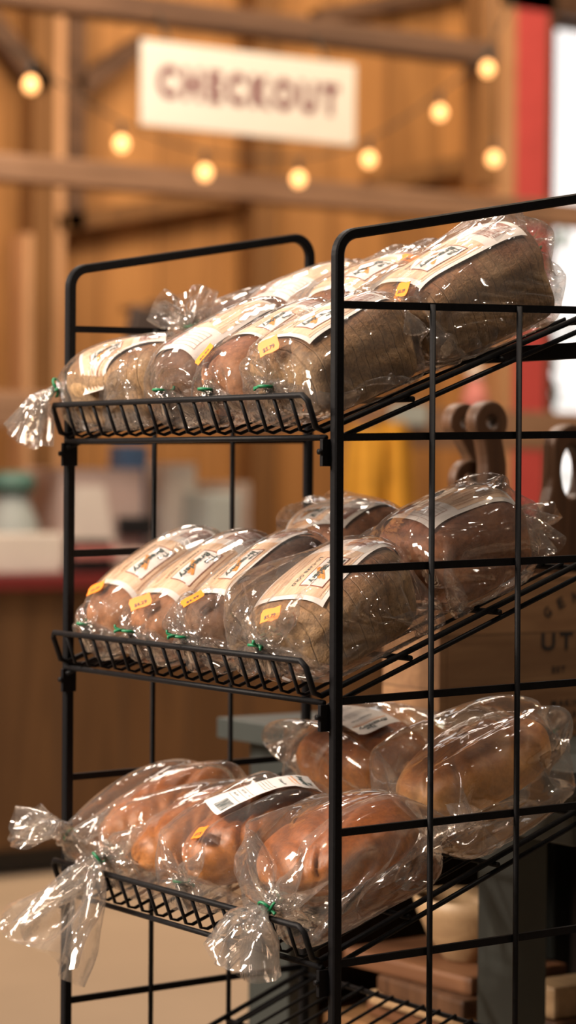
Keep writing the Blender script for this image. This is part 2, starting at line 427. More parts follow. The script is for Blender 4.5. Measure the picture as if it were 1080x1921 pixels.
# ------------------------------------------------------------------ sign, string lights
XSG = -5.1
P = [on(*q, 0, XSG) for q in [(268, 80), (665, 115), (668, 268), (268, 240)]]
sy0, sy1 = (P[0].y+P[3].y)/2, (P[1].y+P[2].y)/2; sz1, sz0 = (P[0].z+P[1].z)/2, (P[2].z+P[3].z)/2
sg = MB().box((XSG-.02, sy0, sz0), (XSG, sy1, sz1), ch=.003).build('hanging_sign', M['sign'])
tag(sg, 'white board sign reading CHECKOUT in dark red capitals under the upper beam', 'sign')
vs, fs = text_fit('CHECKOUT', (sy1-sy0)*.855, (sz1-sz0)*.40, bold=.05, spacing=1.32)
cyy, czz = sy0+(sy1-sy0)*.49, sz0+(sz1-sz0)*.535
MB().add([(XSG+.002, cyy+x, czz+y) for x, y in vs], fs).build('sign_lettering', M['maroon'], sg)
for yy in (sy0+.12, sy1-.12):
    MB().tube([(XSG-.01, yy, sz1-.01), (XB-.02, yy, rail_z(500, 40))], .006).build('hanger', M['cord'], sg)

XL = -4.95
bpx = [(58, 159), (228, 270), (384, 324), (560, 336), (692, 299), (825, 211), (914, 129)]
B = [on(*q, 0, XL) for q in bpx]
cordpts = [on(-90, 20, 0, XL)]+B+[on(985, -20, 0, XL)]
def spline(pts, n=8):
    out = []
    for i in range(len(pts)-1):
        p0 = pts[max(i-1, 0)]; p1 = pts[i]; p2 = pts[i+1]; p3 = pts[min(i+2, len(pts)-1)]
        for k in range(n):
            t = k/n
            out.append(.5*((2*p1)+(p2-p0)*t+(2*p0-5*p1+4*p2-p3)*t*t+(3*p1-p0-3*p2+p3)*t**3))
    return out+[pts[-1]]
cd = MB().tube([p+Vector((0, 0, .075)) for p in spline(cordpts)], .004).build('light_string', M['cord'])
tag(cd, 'drooping cord of a string of bulbs hung across the barn wall', 'string light cord')
cd2 = MB().tube([on(926, -60, 0, XL), on(926, 298, 0, XL)+Vector((0, 0, .07))], .004).build('pendant_cord', M['cord'])
tag(cd2, 'straight cord holding the single low bulb beside the pale post', 'cord')
btxt = ['leftmost bulb of the light string, beside the dark bracket', 'second glowing bulb from the left, left of the sign',
        'third glowing bulb from the left, below the sign\'s left half', 'lowest glowing bulb, under the CHECKOUT sign\'s right half',
        'glowing bulb just right of and below the CHECKOUT sign', 'glowing bulb midway between the sign and the pale post',
        'topmost glowing bulb, beside the pale post', 'single glowing bulb on the straight cord beside the pale post']
for p, tx in zip(B+[on(926, 298, 0, XL)], btxt):
    bl = empty('light_bulb', p, label='warm '+tx, cat='light bulb', group='bulbs of the string lights')
    MB().lathe([(.0005, -.029), (.013, -.026), (.022, -.015), (.026, 0), (.022, .014), (.014, .023), (.010, .027)], 20).build('glass', M['bulb'], bl)
    MB().lathe([(.009, .021), (.010, .022), (.010, .058), (.006, .074), (.0005, .075)], 16).build('socket', M['black'], bl)

# ------------------------------------------------------------------ checkout counter and what stands on it
XC = -5.0
ct = empty('checkout_counter', (XC-.35, 3.0, 0), label='long brown boarded checkout counter with a dark red top edge', cat='counter')
cy0, cy1 = -1.5, on(640, 1200, 0, XC)[1]+.4
ztop = on(60, 1078, 0, XC)[2]
def cbox(x0, y0, z0, x1, y1, z1, ch=0): return MB().box((x0-ct.location.x, y0-3.0, z0), (x1-ct.location.x, y1-3.0, z1), ch=ch)
cbox(XC-.7, cy0, .10, XC, cy1, ztop-.05).build('body', M['counter'], ct)
cbox(XC-.65, cy0, 0, XC-.08, cy1, .10).build('toe_kick', M['black'], ct)
cbox(XC-.74, cy0, ztop-.05, XC+.04, cy1, ztop, ch=.006).build('counter_top', M['redtop'], ct)
def put(name, px, label, cat, mat, x=XC-.3, depth=.25, ch=.01, group=None, z0=None, top=None):
    x0, y0, x1, y1 = px
    a = on(x0, y1, 0, x); b = on(x1, y0, 0, x)
    zb_ = ztop if z0 is None else z0
    o = MB().box((-depth, -(b.y-a.y)/2, 0), (0, (b.y-a.y)/2, max(b.z, a.z+.02)-zb_), ch=ch).build(name, mat)
    o.location = (x, (a.y+b.y)/2, zb_)
    return tag(o, label, cat, group)
reg = put('cash_register', (112, 880, 270, 1070), 'pale pinkish cash register on the counter behind the rack\'s left post', 'cash register', M['pinkish'], depth=.3)
a = on(235, 985, 0, XC-.3); b = on(335, 955, 0, XC-.3)
MB().box((-.1, .06, .12), (.03, .20, .19), ch=.005).build('keypad', M['black'], reg)
MB().add([(.004, -.165, .03), (.004, .05, .03), (.004, -.01, .30), (.004, -.12, .30), (.03, -.165, .03), (.03, .05, .03), (.03, -.01, .30), (.03, -.12, .30)],
         [(4, 5, 6, 7), (0, 3, 2, 1), (0, 1, 5, 4), (1, 2, 6, 5), (2, 3, 7, 6), (3, 0, 4, 7)]).build('side_cover', M['white'], reg)
put('paper_bag', (312, 870, 368, 1055), 'upright white paper bag on the counter beside the register', 'paper bag', M['white'], depth=.15, ch=.004)
put('paper_bag', (372, 905, 470, 1050), 'broad white paper bag on the counter, nearest the black rack leg', 'paper bag', M['white'], x=XC-.45, depth=.18, ch=.004)
put('receipt_printer', (392, 925, 450, 1060), 'grey striped receipt printer in front of the broad white bag', 'printer', M['paleblue'], x=XC-.12, depth=.18)
jr = empty('storage_jar', (XC-.3, on(22, 1000, 0, XC-.3).y, ztop), label='pale blue jar with a dark teal lid on the counter\'s left end', cat='jar')
jh = on(45, 925, 0, XC-.3).z-ztop
MB().lathe([(.001, 0), (.085, 0), (.098, .05), (.095, jh*.6), (.06, jh*.92), (.06, jh), (.001, jh)], 32).build('body', M['paleblue'], jr)
MB().lathe([(.06, jh), (.082, jh+.01), (.082, jh+.055), (.05, jh+.075), (.001, jh+.075)], 32).build('lid', M['teal'], jr)
put('display_box', (-20, 1000, 118, 1077), 'low white box along the counter\'s front edge, under the blue jar', 'box', M['white'], x=XC-.02, depth=.07)
put('display_box', (222, 1030, 420, 1090), 'low pale box along the counter\'s front edge behind the loaves', 'box', M['pinkish'], x=XC-.02, depth=.07)
for i, (xa, xb) in enumerate(((142, 163), (169, 188), (195, 212))):
    o = put('card_box', (xa, 1012, xb, 1080), ['small dark box with a pink face, leftmost of three on the counter', 'small dark box with a pink face, middle of three on the counter', 'small dark box with a pink face, rightmost of three on the counter'][i], 'box', M['black'], x=XC-.01, depth=.08, group='small dark boxes on the counter')
    hh = on(xa, 1012, 0, XC).z-ztop
    MB().box((.0005, -.03, hh*.45), (.003, .03, hh*.8)).build('pink_panel', M['skin_pink'], o)
put('plastic_tub', (228, 835, 280, 872), 'small blue tub behind the pinkish register', 'tub', M['bluegrey'], x=XC-.65, depth=.1)
# dark hanging jacket-like shape and a golden one by the wall
def cloth(name, px, label, cat, mat, x, seed):
    x0, y0, x1, y1 = px; rnd = np.random.RandomState(seed)
    a = on(x0, y1, 0, x); b = on(x1, y0, 0, x); W_, H_ = b.y-a.y, b.z-a.z
    nu, nv = 28, 24; vs, fs = [], []
    for side in (0, 1):
        for j in range(nv):
            for i in range(nu):
                u, v = i/(nu-1), j/(nv-1)
                wd = 1-.25*v**3
                fold = .035*math.sin(u*17+seed)*(1-v*.6)+.02*math.sin(u*31+v*2)
                vs.append(((.06+fold)*(1 if side == 0 else -1)*math.sin(PI*min(max(u, .0), 1))**.6, (u-.5)*W_*wd, v*H_-.02*math.sin(u*PI*2)*v))
    for side in (0, 1):
        o = side*nu*nv
        for j in range(nv-1):
            for i in range(nu-1):
                q = (o+j*nu+i, o+j*nu+i+1, o+(j+1)*nu+i+1, o+(j+1)*nu+i)
                fs.append(q if side == 0 else q[::-1])
    ob = MB().add(vs, fs, 0, True).build(name, mat); ob.location = (x, (a.y+b.y)/2, a.z)
    # hanging peg that carries it
    MB().tube([(-.02, 0, H_*.97), (XB-x, 0, H_*.99)], .012).build('peg', M['stud'], ob)
    return tag(ob, label, cat)
cloth('hanging_jacket', (640, 800, 778, 1010), 'golden yellow jacket hanging below the grey notice, behind the rack', 'jacket', M['yellow'], -5.0, 3)
cloth('hanging_apron', (235, 575, 330, 720), 'dark apron hanging on the barn wall above the loaves', 'apron', M['dark'], -5.0, 7)
o = put('wall_notice', (735, 758, 802, 796), 'grey white notice board fixed to the low rail', 'notice', M['paleblue'], x=XB+.015, depth=.014, ch=.0, z0=on(735, 796, 0, XB)[2])
sb2 = empty('seated_doll', (XB-.06, on(908, 770, 0, XB).y, on(908, 768, 0, XB)[2]), label='small pale figurine in a pink dress sitting on the low rail', cat='figurine')
hh = on(908, 700, 0, XB)[2]-on(908, 768, 0, XB)[2]
MB().lathe([(.001, 0), (.055, 0), (.05, hh*.3), (.032, hh*.75), (.02, hh*.85), (.001, hh*.86)], 24).build('dress', M['skin_pink'], sb2)
MB().lathe([(.001, hh*.80), (.028, hh*.88), (.036, hh*1.02), (.028, hh*1.18), (.001, hh*1.24)], 24).build('head', M['white'], sb2)

# ------------------------------------------------------------------ side table with crate and boards
TZ = 1.035; ty0, ty1, tx0, tx1 = .455, 1.05, -.40, .34
tb = empty('side_table', (0, .7, 0), label='green grey painted table standing behind the bread rack', cat='table')
def tbox(n, lo, hi, ch=.002, mat='greypaint'):
    return MB().box((lo[0], lo[1]-.7, lo[2]), (hi[0], hi[1]-.7, hi[2]), ch=ch).build(n, M[mat], tb)
tbox('table_top', (tx0, ty0, TZ-.028), (tx1, ty1, TZ))
tbox('apron', (tx0+.05, ty0+.03, TZ-.09), (tx1-.03, ty0+.05, TZ-.028))
tbox('apron', (tx1-.05, ty0+.05, TZ-.09), (tx1-.03, ty1-.03, TZ-.028))
tbox('apron', (tx0+.05, ty0+.05, TZ-.09), (tx0+.07, ty1-.03, TZ-.028))
lx = on(895, 1700, 1, .49)[0]; lx2 = on(965, 1700, 1, .49)[0]
mx0, mx1 = on(465, 1800, 1, .49)[0], on(540, 1800, 1, .49)[0]
for (xa, xb) in ((lx, lx2), (mx0, mx1)):
    for (ya, yb) in ((.49, .54), (.95, 1.0)):
        tbox('leg', (xa, ya, 0), (xb, yb, TZ-.028), .003)
SHZ = .645
tbox('shelf', (mx0, .55, SHZ-.02), (lx2+.02, .98, SHZ-.001), .002, 'stud')

tbox('added_side_panel', (tx0+.052, .54, .02), (tx0+.066, 1.0, TZ-.028), .001, 'under_table_dark')  # side and back panels added to keep the space under the table dark
tbox('back_panel', (tx0+.066, .985, .02), (lx2, 1.0, TZ-.028), .001, 'under_table_dark')

# crate: front faces +x
cxf = .041; cry0, cry1 = .498, .83; crz0 = TZ; crz1 = 1.243; cd_ = .118
cr = empty('wooden_crate', (cxf-cd_/2, (cry0+cry1)/2, TZ), label='pine crate with black GENERAL UTILITY lettering on the green grey table', cat='crate')
ox, oy = cr.location.x, cr.location.y
def crb(n, lo, hi, mat='crate', ch=.0015):
    return MB().box((lo[0]-ox, lo[1]-oy, lo[2]-TZ), (hi[0]-ox, hi[1]-oy, hi[2]-TZ), ch=ch).build(n, M[mat], cr)
front = crb('front_panel', (cxf-.012, cry0+.012, crz0), (cxf, cry1, crz1))
crb('back_panel', (cxf-cd_, cry0+.012, crz0), (cxf-cd_+.012, cry1, crz1))
crb('end_panel', (cxf-cd_, cry0, crz0), (cxf, cry0+.012, crz1))
crb('end_panel', (cxf-cd_, cry1, crz0), (cxf, cry1+.012, crz1))
crb('base', (cxf-cd_+.012, cry0+.012, crz0), (cxf-.012, cry1, crz0+.01))
def stencil(s, px, pz, width, height, rot=0.0, bold=.02, spacing=1.2, ctr=True):
    vs, fs = text_fit(s, width, height, bold=bold, spacing=spacing)
    c_, s_ = math.cos(rot), math.sin(rot)
    return [(cxf+.0006-ox, px-oy+x*c_-y*s_, pz-TZ+x*s_+y*c_) for x, y in vs], fs
ucen = .7425
def sten(*pieces):
    m = MB()
    for p_ in pieces: m.add(*p_)
    m.build('stencil_lettering', M['stencil'], front)
sten(stencil('UTILITY', ucen, 1.158, .164, .0225, bold=.025, spacing=1.35))
arc_ = []
for i, chh in enumerate('GENERAL'):
    th_ = (i-3)/3*.66; R_ = .118
    arc_.append(stencil(chh, ucen+math.sin(th_)*R_, 1.123+math.cos(th_)*R_*.86-.008, .011, .014, rot=-th_, bold=.03))
sten(*arc_)
sten(stencil('EST', ucen-.053, 1.122, .022, .0085, bold=.03, spacing=1.3))
sten(stencil('MAKING', ucen-.035, 1.079, .060, .008, bold=.03, spacing=1.3))
sten(stencil('10', ucen-.030, 1.064, .014, .008, bold=.03, spacing=1.3))
sten(stencil('LOOO', ucen-.036, 1.048, .036, .009, bold=.03, spacing=1.2))

# cutting boards standing in the crate, handles up, each a paddle with a round eye
def paddle(name, yc, xface, thick, ztop_, rhead, hole, neck, body_w, zsh, label, mat='walnut', off=0.0, zbot=None, group='cutting boards in the crate'):
    zbot = TZ+.0115 if zbot is None else zbot
    zc = ztop_-rhead
    right = []
    for k in range(0, 17):                       # head
        a = PI/2-k/16*(PI*.80); right.append((rhead*math.cos(a), zc+rhead*math.sin(a)))
    x_e, z_e = right[-1]
    for k in range(1, 9):
        t = k/8; s_ = t*t*(3-2*t); right.append((x_e+(neck-x_e)*min(1, s_*1.2), z_e+(zsh+.03-z_e)*t))
    for k in range(1, 9):
        t = k/8; right.append((neck+(body_w-neck)*(1-math.cos(t*PI/2)), zsh+.03-.045*math.sin(t*PI/2)))
    right.append((body_w, zbot))
    out = right+[(-x, z) for x, z in right[::-1][:-1]]
    def sh_(x, z):
        t = min(1, max(0, (zc-rhead*.2-z)/.05)); return (x+off*t*t*(3-2*t), z)
    out = [sh_(x, z) for x, z in out]
    n = 20; hl = [(hole*math.cos(2*PI*k/n), zc+hole*math.sin(2*PI*k/n)) for k in range(n)]
    o = MB().prism([(x, z-zbot) for x, z in out], 'x', -thick/2, thick/2, holes=[[(x, z-zbot) for x, z in hl]] if hole else None).build(name, M[mat])
    o.location = (xface, yc, zbot)
    bevel(o, min(.006, thick*.3), 3)
    return tag(o, label, 'cutting board', group)
xb = cxf-.035
p = on(912, 800, 0, xb)
paddle('cutting_board', p.y, xb, .024, on(912, 752, 0, xb).z, .0265, .0078, .0165, .070, 1.30, 'dark walnut paddle board with a round hole in its rounded handle', off=.009)
xb2 = cxf-.094
p = on(868, 800, 0, xb2)
paddle('cutting_board', p.y-.004, xb2, .022, on(880, 757, 0, xb2).z, .0245, .007, .015, .060, 1.29, 'dark walnut paddle board standing behind the one with the round hole', off=.026)
xb3 = cxf-.064
p = on(875, 900, 0, xb3)
paddle('cutting_board', p.y, xb3, .018, on(870, 862, 0, xb3).z, .026, .009, .02, .05, 1.26, 'shorter walnut board whose ring handle shows left of the tall pair')
xb = cxf-.030
p = on(1062, 900, 0, xb)
def ring_board(name, yc, xface, thick, zt, label):
    zb_ = TZ+.0115; ro, ri = .032, .0165
    out = []
    for k in range(25):
        a = PI*k/24; out.append((ro*math.cos(a), zt-ro+ro*math.sin(a)))
    L_ = [(-ro-.002, zt-ro-.05), (-ro-.012, zt-ro-.09), (-.06, zt-ro-.12), (-.06, zb_)]
    out = out+L_+[(-x, z) for x, z in L_[::-1]]
    hl = []
    for k in range(24):
        a = 2*PI*k/24; hl.append((ri*math.cos(a), zt-ro-.030+.033*math.sin(a)))
    o = MB().prism([(x, z-zb_) for x, z in out], 'x', -thick/2, thick/2, holes=[[(x, z-zb_) for x, z in hl]]).build(name, M['walnut'])
    o.location = (xface, yc, zb_); bevel(o, .005, 3)
    return tag(o, label, 'cutting board', 'cutting boards in the crate')
ring_board('cutting_board', p.y, xb, .024, on(1062, 795, 0, xb).z, 'walnut board with a long oval grip at the crate\'s right end')
xb = cxf-.052; p = on(1035, 985, 0, xb)
paddle('serving_spoon', p.y, xb, .014, on(1038, 962, 0, xb).z, .010, 0, .006, .009, 1.20, 'pale wooden spoon handle between the boards in the crate', 'palewood', group=None)['category'] = 'spoon'

# things on the table's lower shelf
def bowl(name, c, r, h, label):
    o = empty(name, c, label=label, cat='bowl')
    t = .006
    prof = [(.001, 0), (r*.42, 0), (r*.46, h*.04), (r*.72, h*.36), (r*.92, h*.74), (r, h), (r-t, h), (r*.92-t, h*.74), (r*.70-t, h*.38), (r*.40, h*.09), (.001, h*.07)]
    MB().lathe(prof, 40).build('wall', M['palewood'], o)
    return o
def slab(name, lo, hi, label, mat, rz=0, group='boards stacked on the lower shelf', cat='cutting board'):
    c = ((lo[0]+hi[0])/2, (lo[1]+hi[1])/2, lo[2])
    o = MB().box((lo[0]-c[0], lo[1]-c[1], 0), (hi[0]-c[0], hi[1]-c[1], hi[2]-lo[2]), ch=.006).build(name, M[mat])
    o.location = c; o.rotation_euler.z = rz
    return tag(o, label, cat, group)
s1 = slab('cutting_board', (-.22, .58, SHZ), (.03, .76, SHZ+.022), 'reddish brown board at the bottom of the lower shelf stack', 'acacia')
s2 = slab('cutting_board', (-.20, .57, SHZ+.022), (.02, .75, SHZ+.040), 'pale board second from the bottom of the lower shelf stack', 'palewood', .05)
s3 = slab('cutting_board', (-.165, .555, SHZ+.040), (.03, .73, SHZ+.066), 'thick dark board with a pale end grain strip in the lower stack', 'walnut', -.04)
MB().box((-.0985, -.080, .003), (-.0965, -.050, .023)).build('end_strip', M['palewood'], s3)
s4 = slab('cutting_board', (-.25, .565, SHZ+.066), (.01, .735, SHZ+.090), 'brown board on top of the stack, under the pale bowl', 'acacia', .06)
bowl('wooden_bowl', (-.085, .648, SHZ+.090), .074, .084, 'round pale wooden bowl on the boards of the lower shelf')
slab('wood_block', (.052, .62, SHZ+.0005), (.125, .74, SHZ+.048), 'dark wooden block under the small pale block on the lower shelf', 'walnut', .0, None, 'block')
slab('wood_block', (.056, .625, SHZ+.0485), (.115, .72, SHZ+.090), 'small pale block on the lower shelf, right of the table leg', 'palewood', .0, None, 'block')
# ------------------------------------------------------------------ the bread rack
rk = empty('bread_rack', (0, 0, 0), label='tall black wire bread rack with sloping shelves of bagged loaves', cat='rack')
W_ = .5237; DR = .328; S = .127
def RF(y, z, x=0.0):                     # right frame, slightly askew as the real one
    q = z-Z0
    return (W_+x+y*.02332+.00802*q, y-.0100*q, z+.0243*y)
def LF(y, z, x=0.0): return (x, y, z+.0173*y)
TH = math.atan(.38); ct_, st_ = math.cos(TH), math.sin(TH)
SO = {1: (-.0135, 1.407), 2: (-.012, 1.152), 3: (-.010, .896), 4: (-.008, .645)}
def frame_path(top_front, top_rear, yr):
    pts = [(0, .0), (0, .4), (0, .8), (0, 1.2), (0, 1.45)]
    def arc(c, r, a0, a1, n=9): return [(c[0]+r*math.cos(a0+(a1-a0)*k/(n-1)), c[1]+r*math.sin(a0+(a1-a0)*k/(n-1))) for k in range(n)]
    sl = math.atan2(top_rear-top_front, yr); r = .022
    # front bend turns from straight up to the sloping top
    c = (r, top_front-.012); pts += arc(c, r, PI, PI/2+sl)
    c2 = (yr-r, top_rear-.030); pts += arc(c2, r, PI/2+sl, 0)
    pts += [(yr, 1.45), (yr, 1.2), (yr, .8), (yr, .4), (yr, 0)]
    return pts
def sweep(path, fn, hx, hn, mats, name, parent):
    P = [Vector((p[0], p[1])) for p in path]; n = len(P)
    prof = [(-hx, -hn+.0015), (-hx+.0015, -hn), (hx-.0015, -hn), (hx, -hn+.0015), (hx, hn-.0015), (hx-.0015, hn), (-hx+.0015, hn), (-hx, hn-.0015)]
    vs, fs = [], []
    for i in range(n):
        t = (P[min(i+1, n-1)]-P[max(i-1, 0)]).normalized(); nn = Vector((-t.y, t.x))
        for (px, pn) in prof:
            q = P[i]+nn*pn; vs.append(fn(q.x, q.y, px))
    for i in range(n-1):
        for k in range(8): fs.append((i*8+k, i*8+(k+1) % 8, (i+1)*8+(k+1) % 8, (i+1)*8+k))
    fs += [tuple(range(8))[::-1], tuple((n-1)*8+k for k in range(8))]
    return MB().add(vs, fs).build(name, mats, parent)
TFZ, TRZ = 1.594, 1.6585
for fn, sgn in ((LF, 1), (RF, -1)):
    sf = sweep(frame_path(TFZ-.005, TRZ-.005, DR), fn, .0052, .0052, M['iron'], 'side_frame', rk)
    for k in range(12):
        z = Z0-k*S
        if z < .05: break
        a, b = fn(.004, z), fn(DR-.004, z)
        q = MB(); h, t = .0037, .0022
        q.add([(p[0]+dx, p[1], p[2]+dz) for p in (a, b) for dx, dz in ((-t, -h), (t, -h), (t, h), (-t, h))], [(3, 2, 1, 0), (4, 5, 6, 7), (0, 1, 5, 4), (1, 2, 6, 5), (2, 3, 7, 6), (3, 0, 4, 7)])
        q.build('horizontal_wire', M['iron'], sf)
    for d in (.1095, .2167):
        a, b = fn(d, Z0+.002, .0042), fn(d, Z0-11*S, .0042)
        q = MB().tube([a, b], .0030, 8); q.build('vertical_wire', M['iron'], sf)
    for y in (0, DR):
        c = fn(y, 0); MB().lathe([(.001, -.0), (.011, 0), (.012, .012), (.009, .02), (.001, .02)], 16, c=(c[0], c[1], 0.0)).build('foot', M['black'], sf)
# rear crossbars, one under each upper shelf
for zc in (1.4925, .40):
    a, b = LF(DR, zc), RF(DR, zc)
    MB().box((a[0], DR-.004, zc-.0085+.006), (b[0], DR+.004, zc+.0085+.006), ch=.001).build('crossbar', M['iron'], rk)
def SP(k, x, s, n): return (x, SO[k][0]+s*ct_-n*st_, SO[k][1]+s*st_+n*ct_)
SLEN = .355
for k in (1, 2, 3, 4):
    dx = .008*(SO[k][1]-Z0); x0, x1 = .010, .5137+dx; lh = .039
    r = .0026
    fr = MB()
    # outer wire: up the lip, across, and round the floor
    loop = [SP(k, x0, SLEN, -.0), SP(k, x0, .006, -.0), SP(k, x0, -.001, .006), SP(k, x0, -.001, lh-.006), SP(k, x0+.006, -.001, lh),
            SP(k, x1-.006, -.001, lh), SP(k, x1, -.001, lh-.006), SP(k, x1, -.001, .006), SP(k, x1, .006, -.0), SP(k, x1, SLEN, -.0)]
    fr.tube(loop, r+.0006, 8)
    shf = fr.build('wire_shelf', M['iron'], rk)
    sup = MB()
    for s_ in (.004, .115, .235, SLEN):
        sup = MB().tube([SP(k, x0-.004, s_, -.0062), SP(k, x1+.004, s_, -.0062)], .0030, 8)
        sup.build('cross_wire', M['iron'], shf)
    for xx in (x0-.0005, x1+.0005):
        MB().tube([SP(k, xx, .0, -.0125), SP(k, xx, SLEN+.01, -.0125)], .0028, 8).build('side_rail', M['iron'], shf)
    nW = 17
    for i in range(1, nW):
        x = x0+(x1-x0)*i/nW
        MB().tube([SP(k, x, SLEN, -.0015), SP(k, x, .007, -.0015), SP(k, x, .0005, .003), SP(k, x, .0005, lh)], .0019, 6).build('shelf_wire', M['iron'], shf)
    for xx, fn in ((x0-.004, LF), (x1+.004, RF)):
        y_, z_ = SO[k]
        MB().box((xx-.0025, y_+.0005, z_-.032), (xx+.0025, .006, z_-.006), ch=.0006).build('bracket', M['iron'], shf)
        MB().tube([(xx, y_+.002, z_-.018), (xx, y_-.003, z_-.018)], .0028, 8).build('screw', M['iron'], shf)

# ------------------------------------------------------------------ loaves and their bags
class Bread:
    def __init__(s, w, l, h, zb=.003, pt=2.7, pb=7.0, q=7.0, grooves=0, seed=0, tp=0.0):
        s.tp = tp
        s.a, s.c, s.h, s.zb, s.pt, s.pb, s.q = w/2, l/2, h, zb, pt, pb, q
        s.zc = zb+h*.48; s.bu = zb+h-s.zc; s.bd = s.zc-zb; s.g = grooves; s.seed = seed
    def fval(s, P, off=0.0):
        """<1 inside (the crust grown by off)"""
        a, c = s.a+off, s.c+off
        tz = 1+s.tp*np.clip(P[..., 1]/s.c, -1, 1)
        dz = (P[..., 2]-s.zb)/tz+s.zb-s.zc; up = dz > 0
        b = np.where(up, s.bu+off, s.bd+off); p = np.where(up, s.pt, s.pb)
        X = np.clip(np.abs(P[..., 0])/a, 1e-6, 4); Zz = np.clip(np.abs(dz)/b, 1e-6, 4); Y = np.clip(np.abs(P[..., 1])/c, 1e-6, 4)
        sec = (X**p+Zz**p)**(1/p)
        return (sec**s.q+Y**s.q)**(1/s.q)
    def top(s, x, y):
        g = max(1e-4, 1-abs(min(abs(y)/s.c, .9999))**s.q)**(1/s.q)
        xx = min(abs(x)/(s.a*g), .9995)
        z = s.zc+s.bu*g*(1-xx**s.pt)**(1/s.pt)
        return s.zb+(z-s.zb)*(1+s.tp*y/s.c)
    def mesh(s):
        rnd = np.random.RandomState(s.seed); nt_, ny = 72, 70
        ph = rnd.rand(8)*6.28
        vs, fs = [], []
        for j in range(ny):
            t = -1+2*j/(ny-1); y = s.c*math.sin(t*PI/2)*1.0
            if abs(t) > .999: g = .001; y = s.c*np.sign(t)
            else: g = (1-abs(y/s.c)**s.q)**(1/s.q)
            for i in range(nt_):
                a = 2*PI*i/nt_; cx, cz = math.cos(a), math.sin(a)
                p = s.pt if cz > 0 else s.pb; b = s.bu if cz > 0 else s.bd
                m = (abs(cx)**p+abs(cz)**p)**(-1/p)
                x, z = s.a*g*cx*m, b*g*cz*m
                bump = 1+.018*math.sin(3*a+ph[0]+y*25)+.014*math.sin(5*a+ph[1]-y*40)+.012*math.sin(2*a+ph[2]+y*63)
                if s.g and cz > -.2:
                    # rolled dough: diagonal grooves across the top
                    for gk in range(s.g):
                        yo = -s.c*.55+gk*(s.c*1.15/max(1, s.g-1)) if s.g > 1 else 0
                        d = (y-yo)+(.55+.5*gk)*x+.008*math.sin(x*70+gk*2+s.seed)
                        bump *= 1-.13*math.exp(-(d/.007)**2)*max(0, cz)**.5
                        bump *= 1+.035*math.exp(-((d-.018)/.014)**2)*max(0, cz)
                elif not s.g:
                    # pan loaf: crown spills a little over the waist
                    bump *= 1+.025*math.exp(-((cz-.28)/.16)**2)
                    bump *= 1-.02*math.exp(-((cz+.05)/.12)**2)
                zz = s.zc+z*bump
                vs.append((x*bump, y+.002*math.sin(2*a+ph[3])*(1 if abs(t) < .99 else 0), s.zb+(zz-s.zb)*(1+s.tp*y/s.c)))
        for j in range(ny-1):
            for i in range(nt_):
                fs.append((j*nt_+i, j*nt_+(i+1) % nt_, (j+1)*nt_+(i+1) % nt_, (j+1)*nt_+i))
        fs += [tuple(range(nt_))[::-1], tuple((ny-1)*nt_+i for i in range(nt_))]
        return MB().add(vs, fs, 0, True)

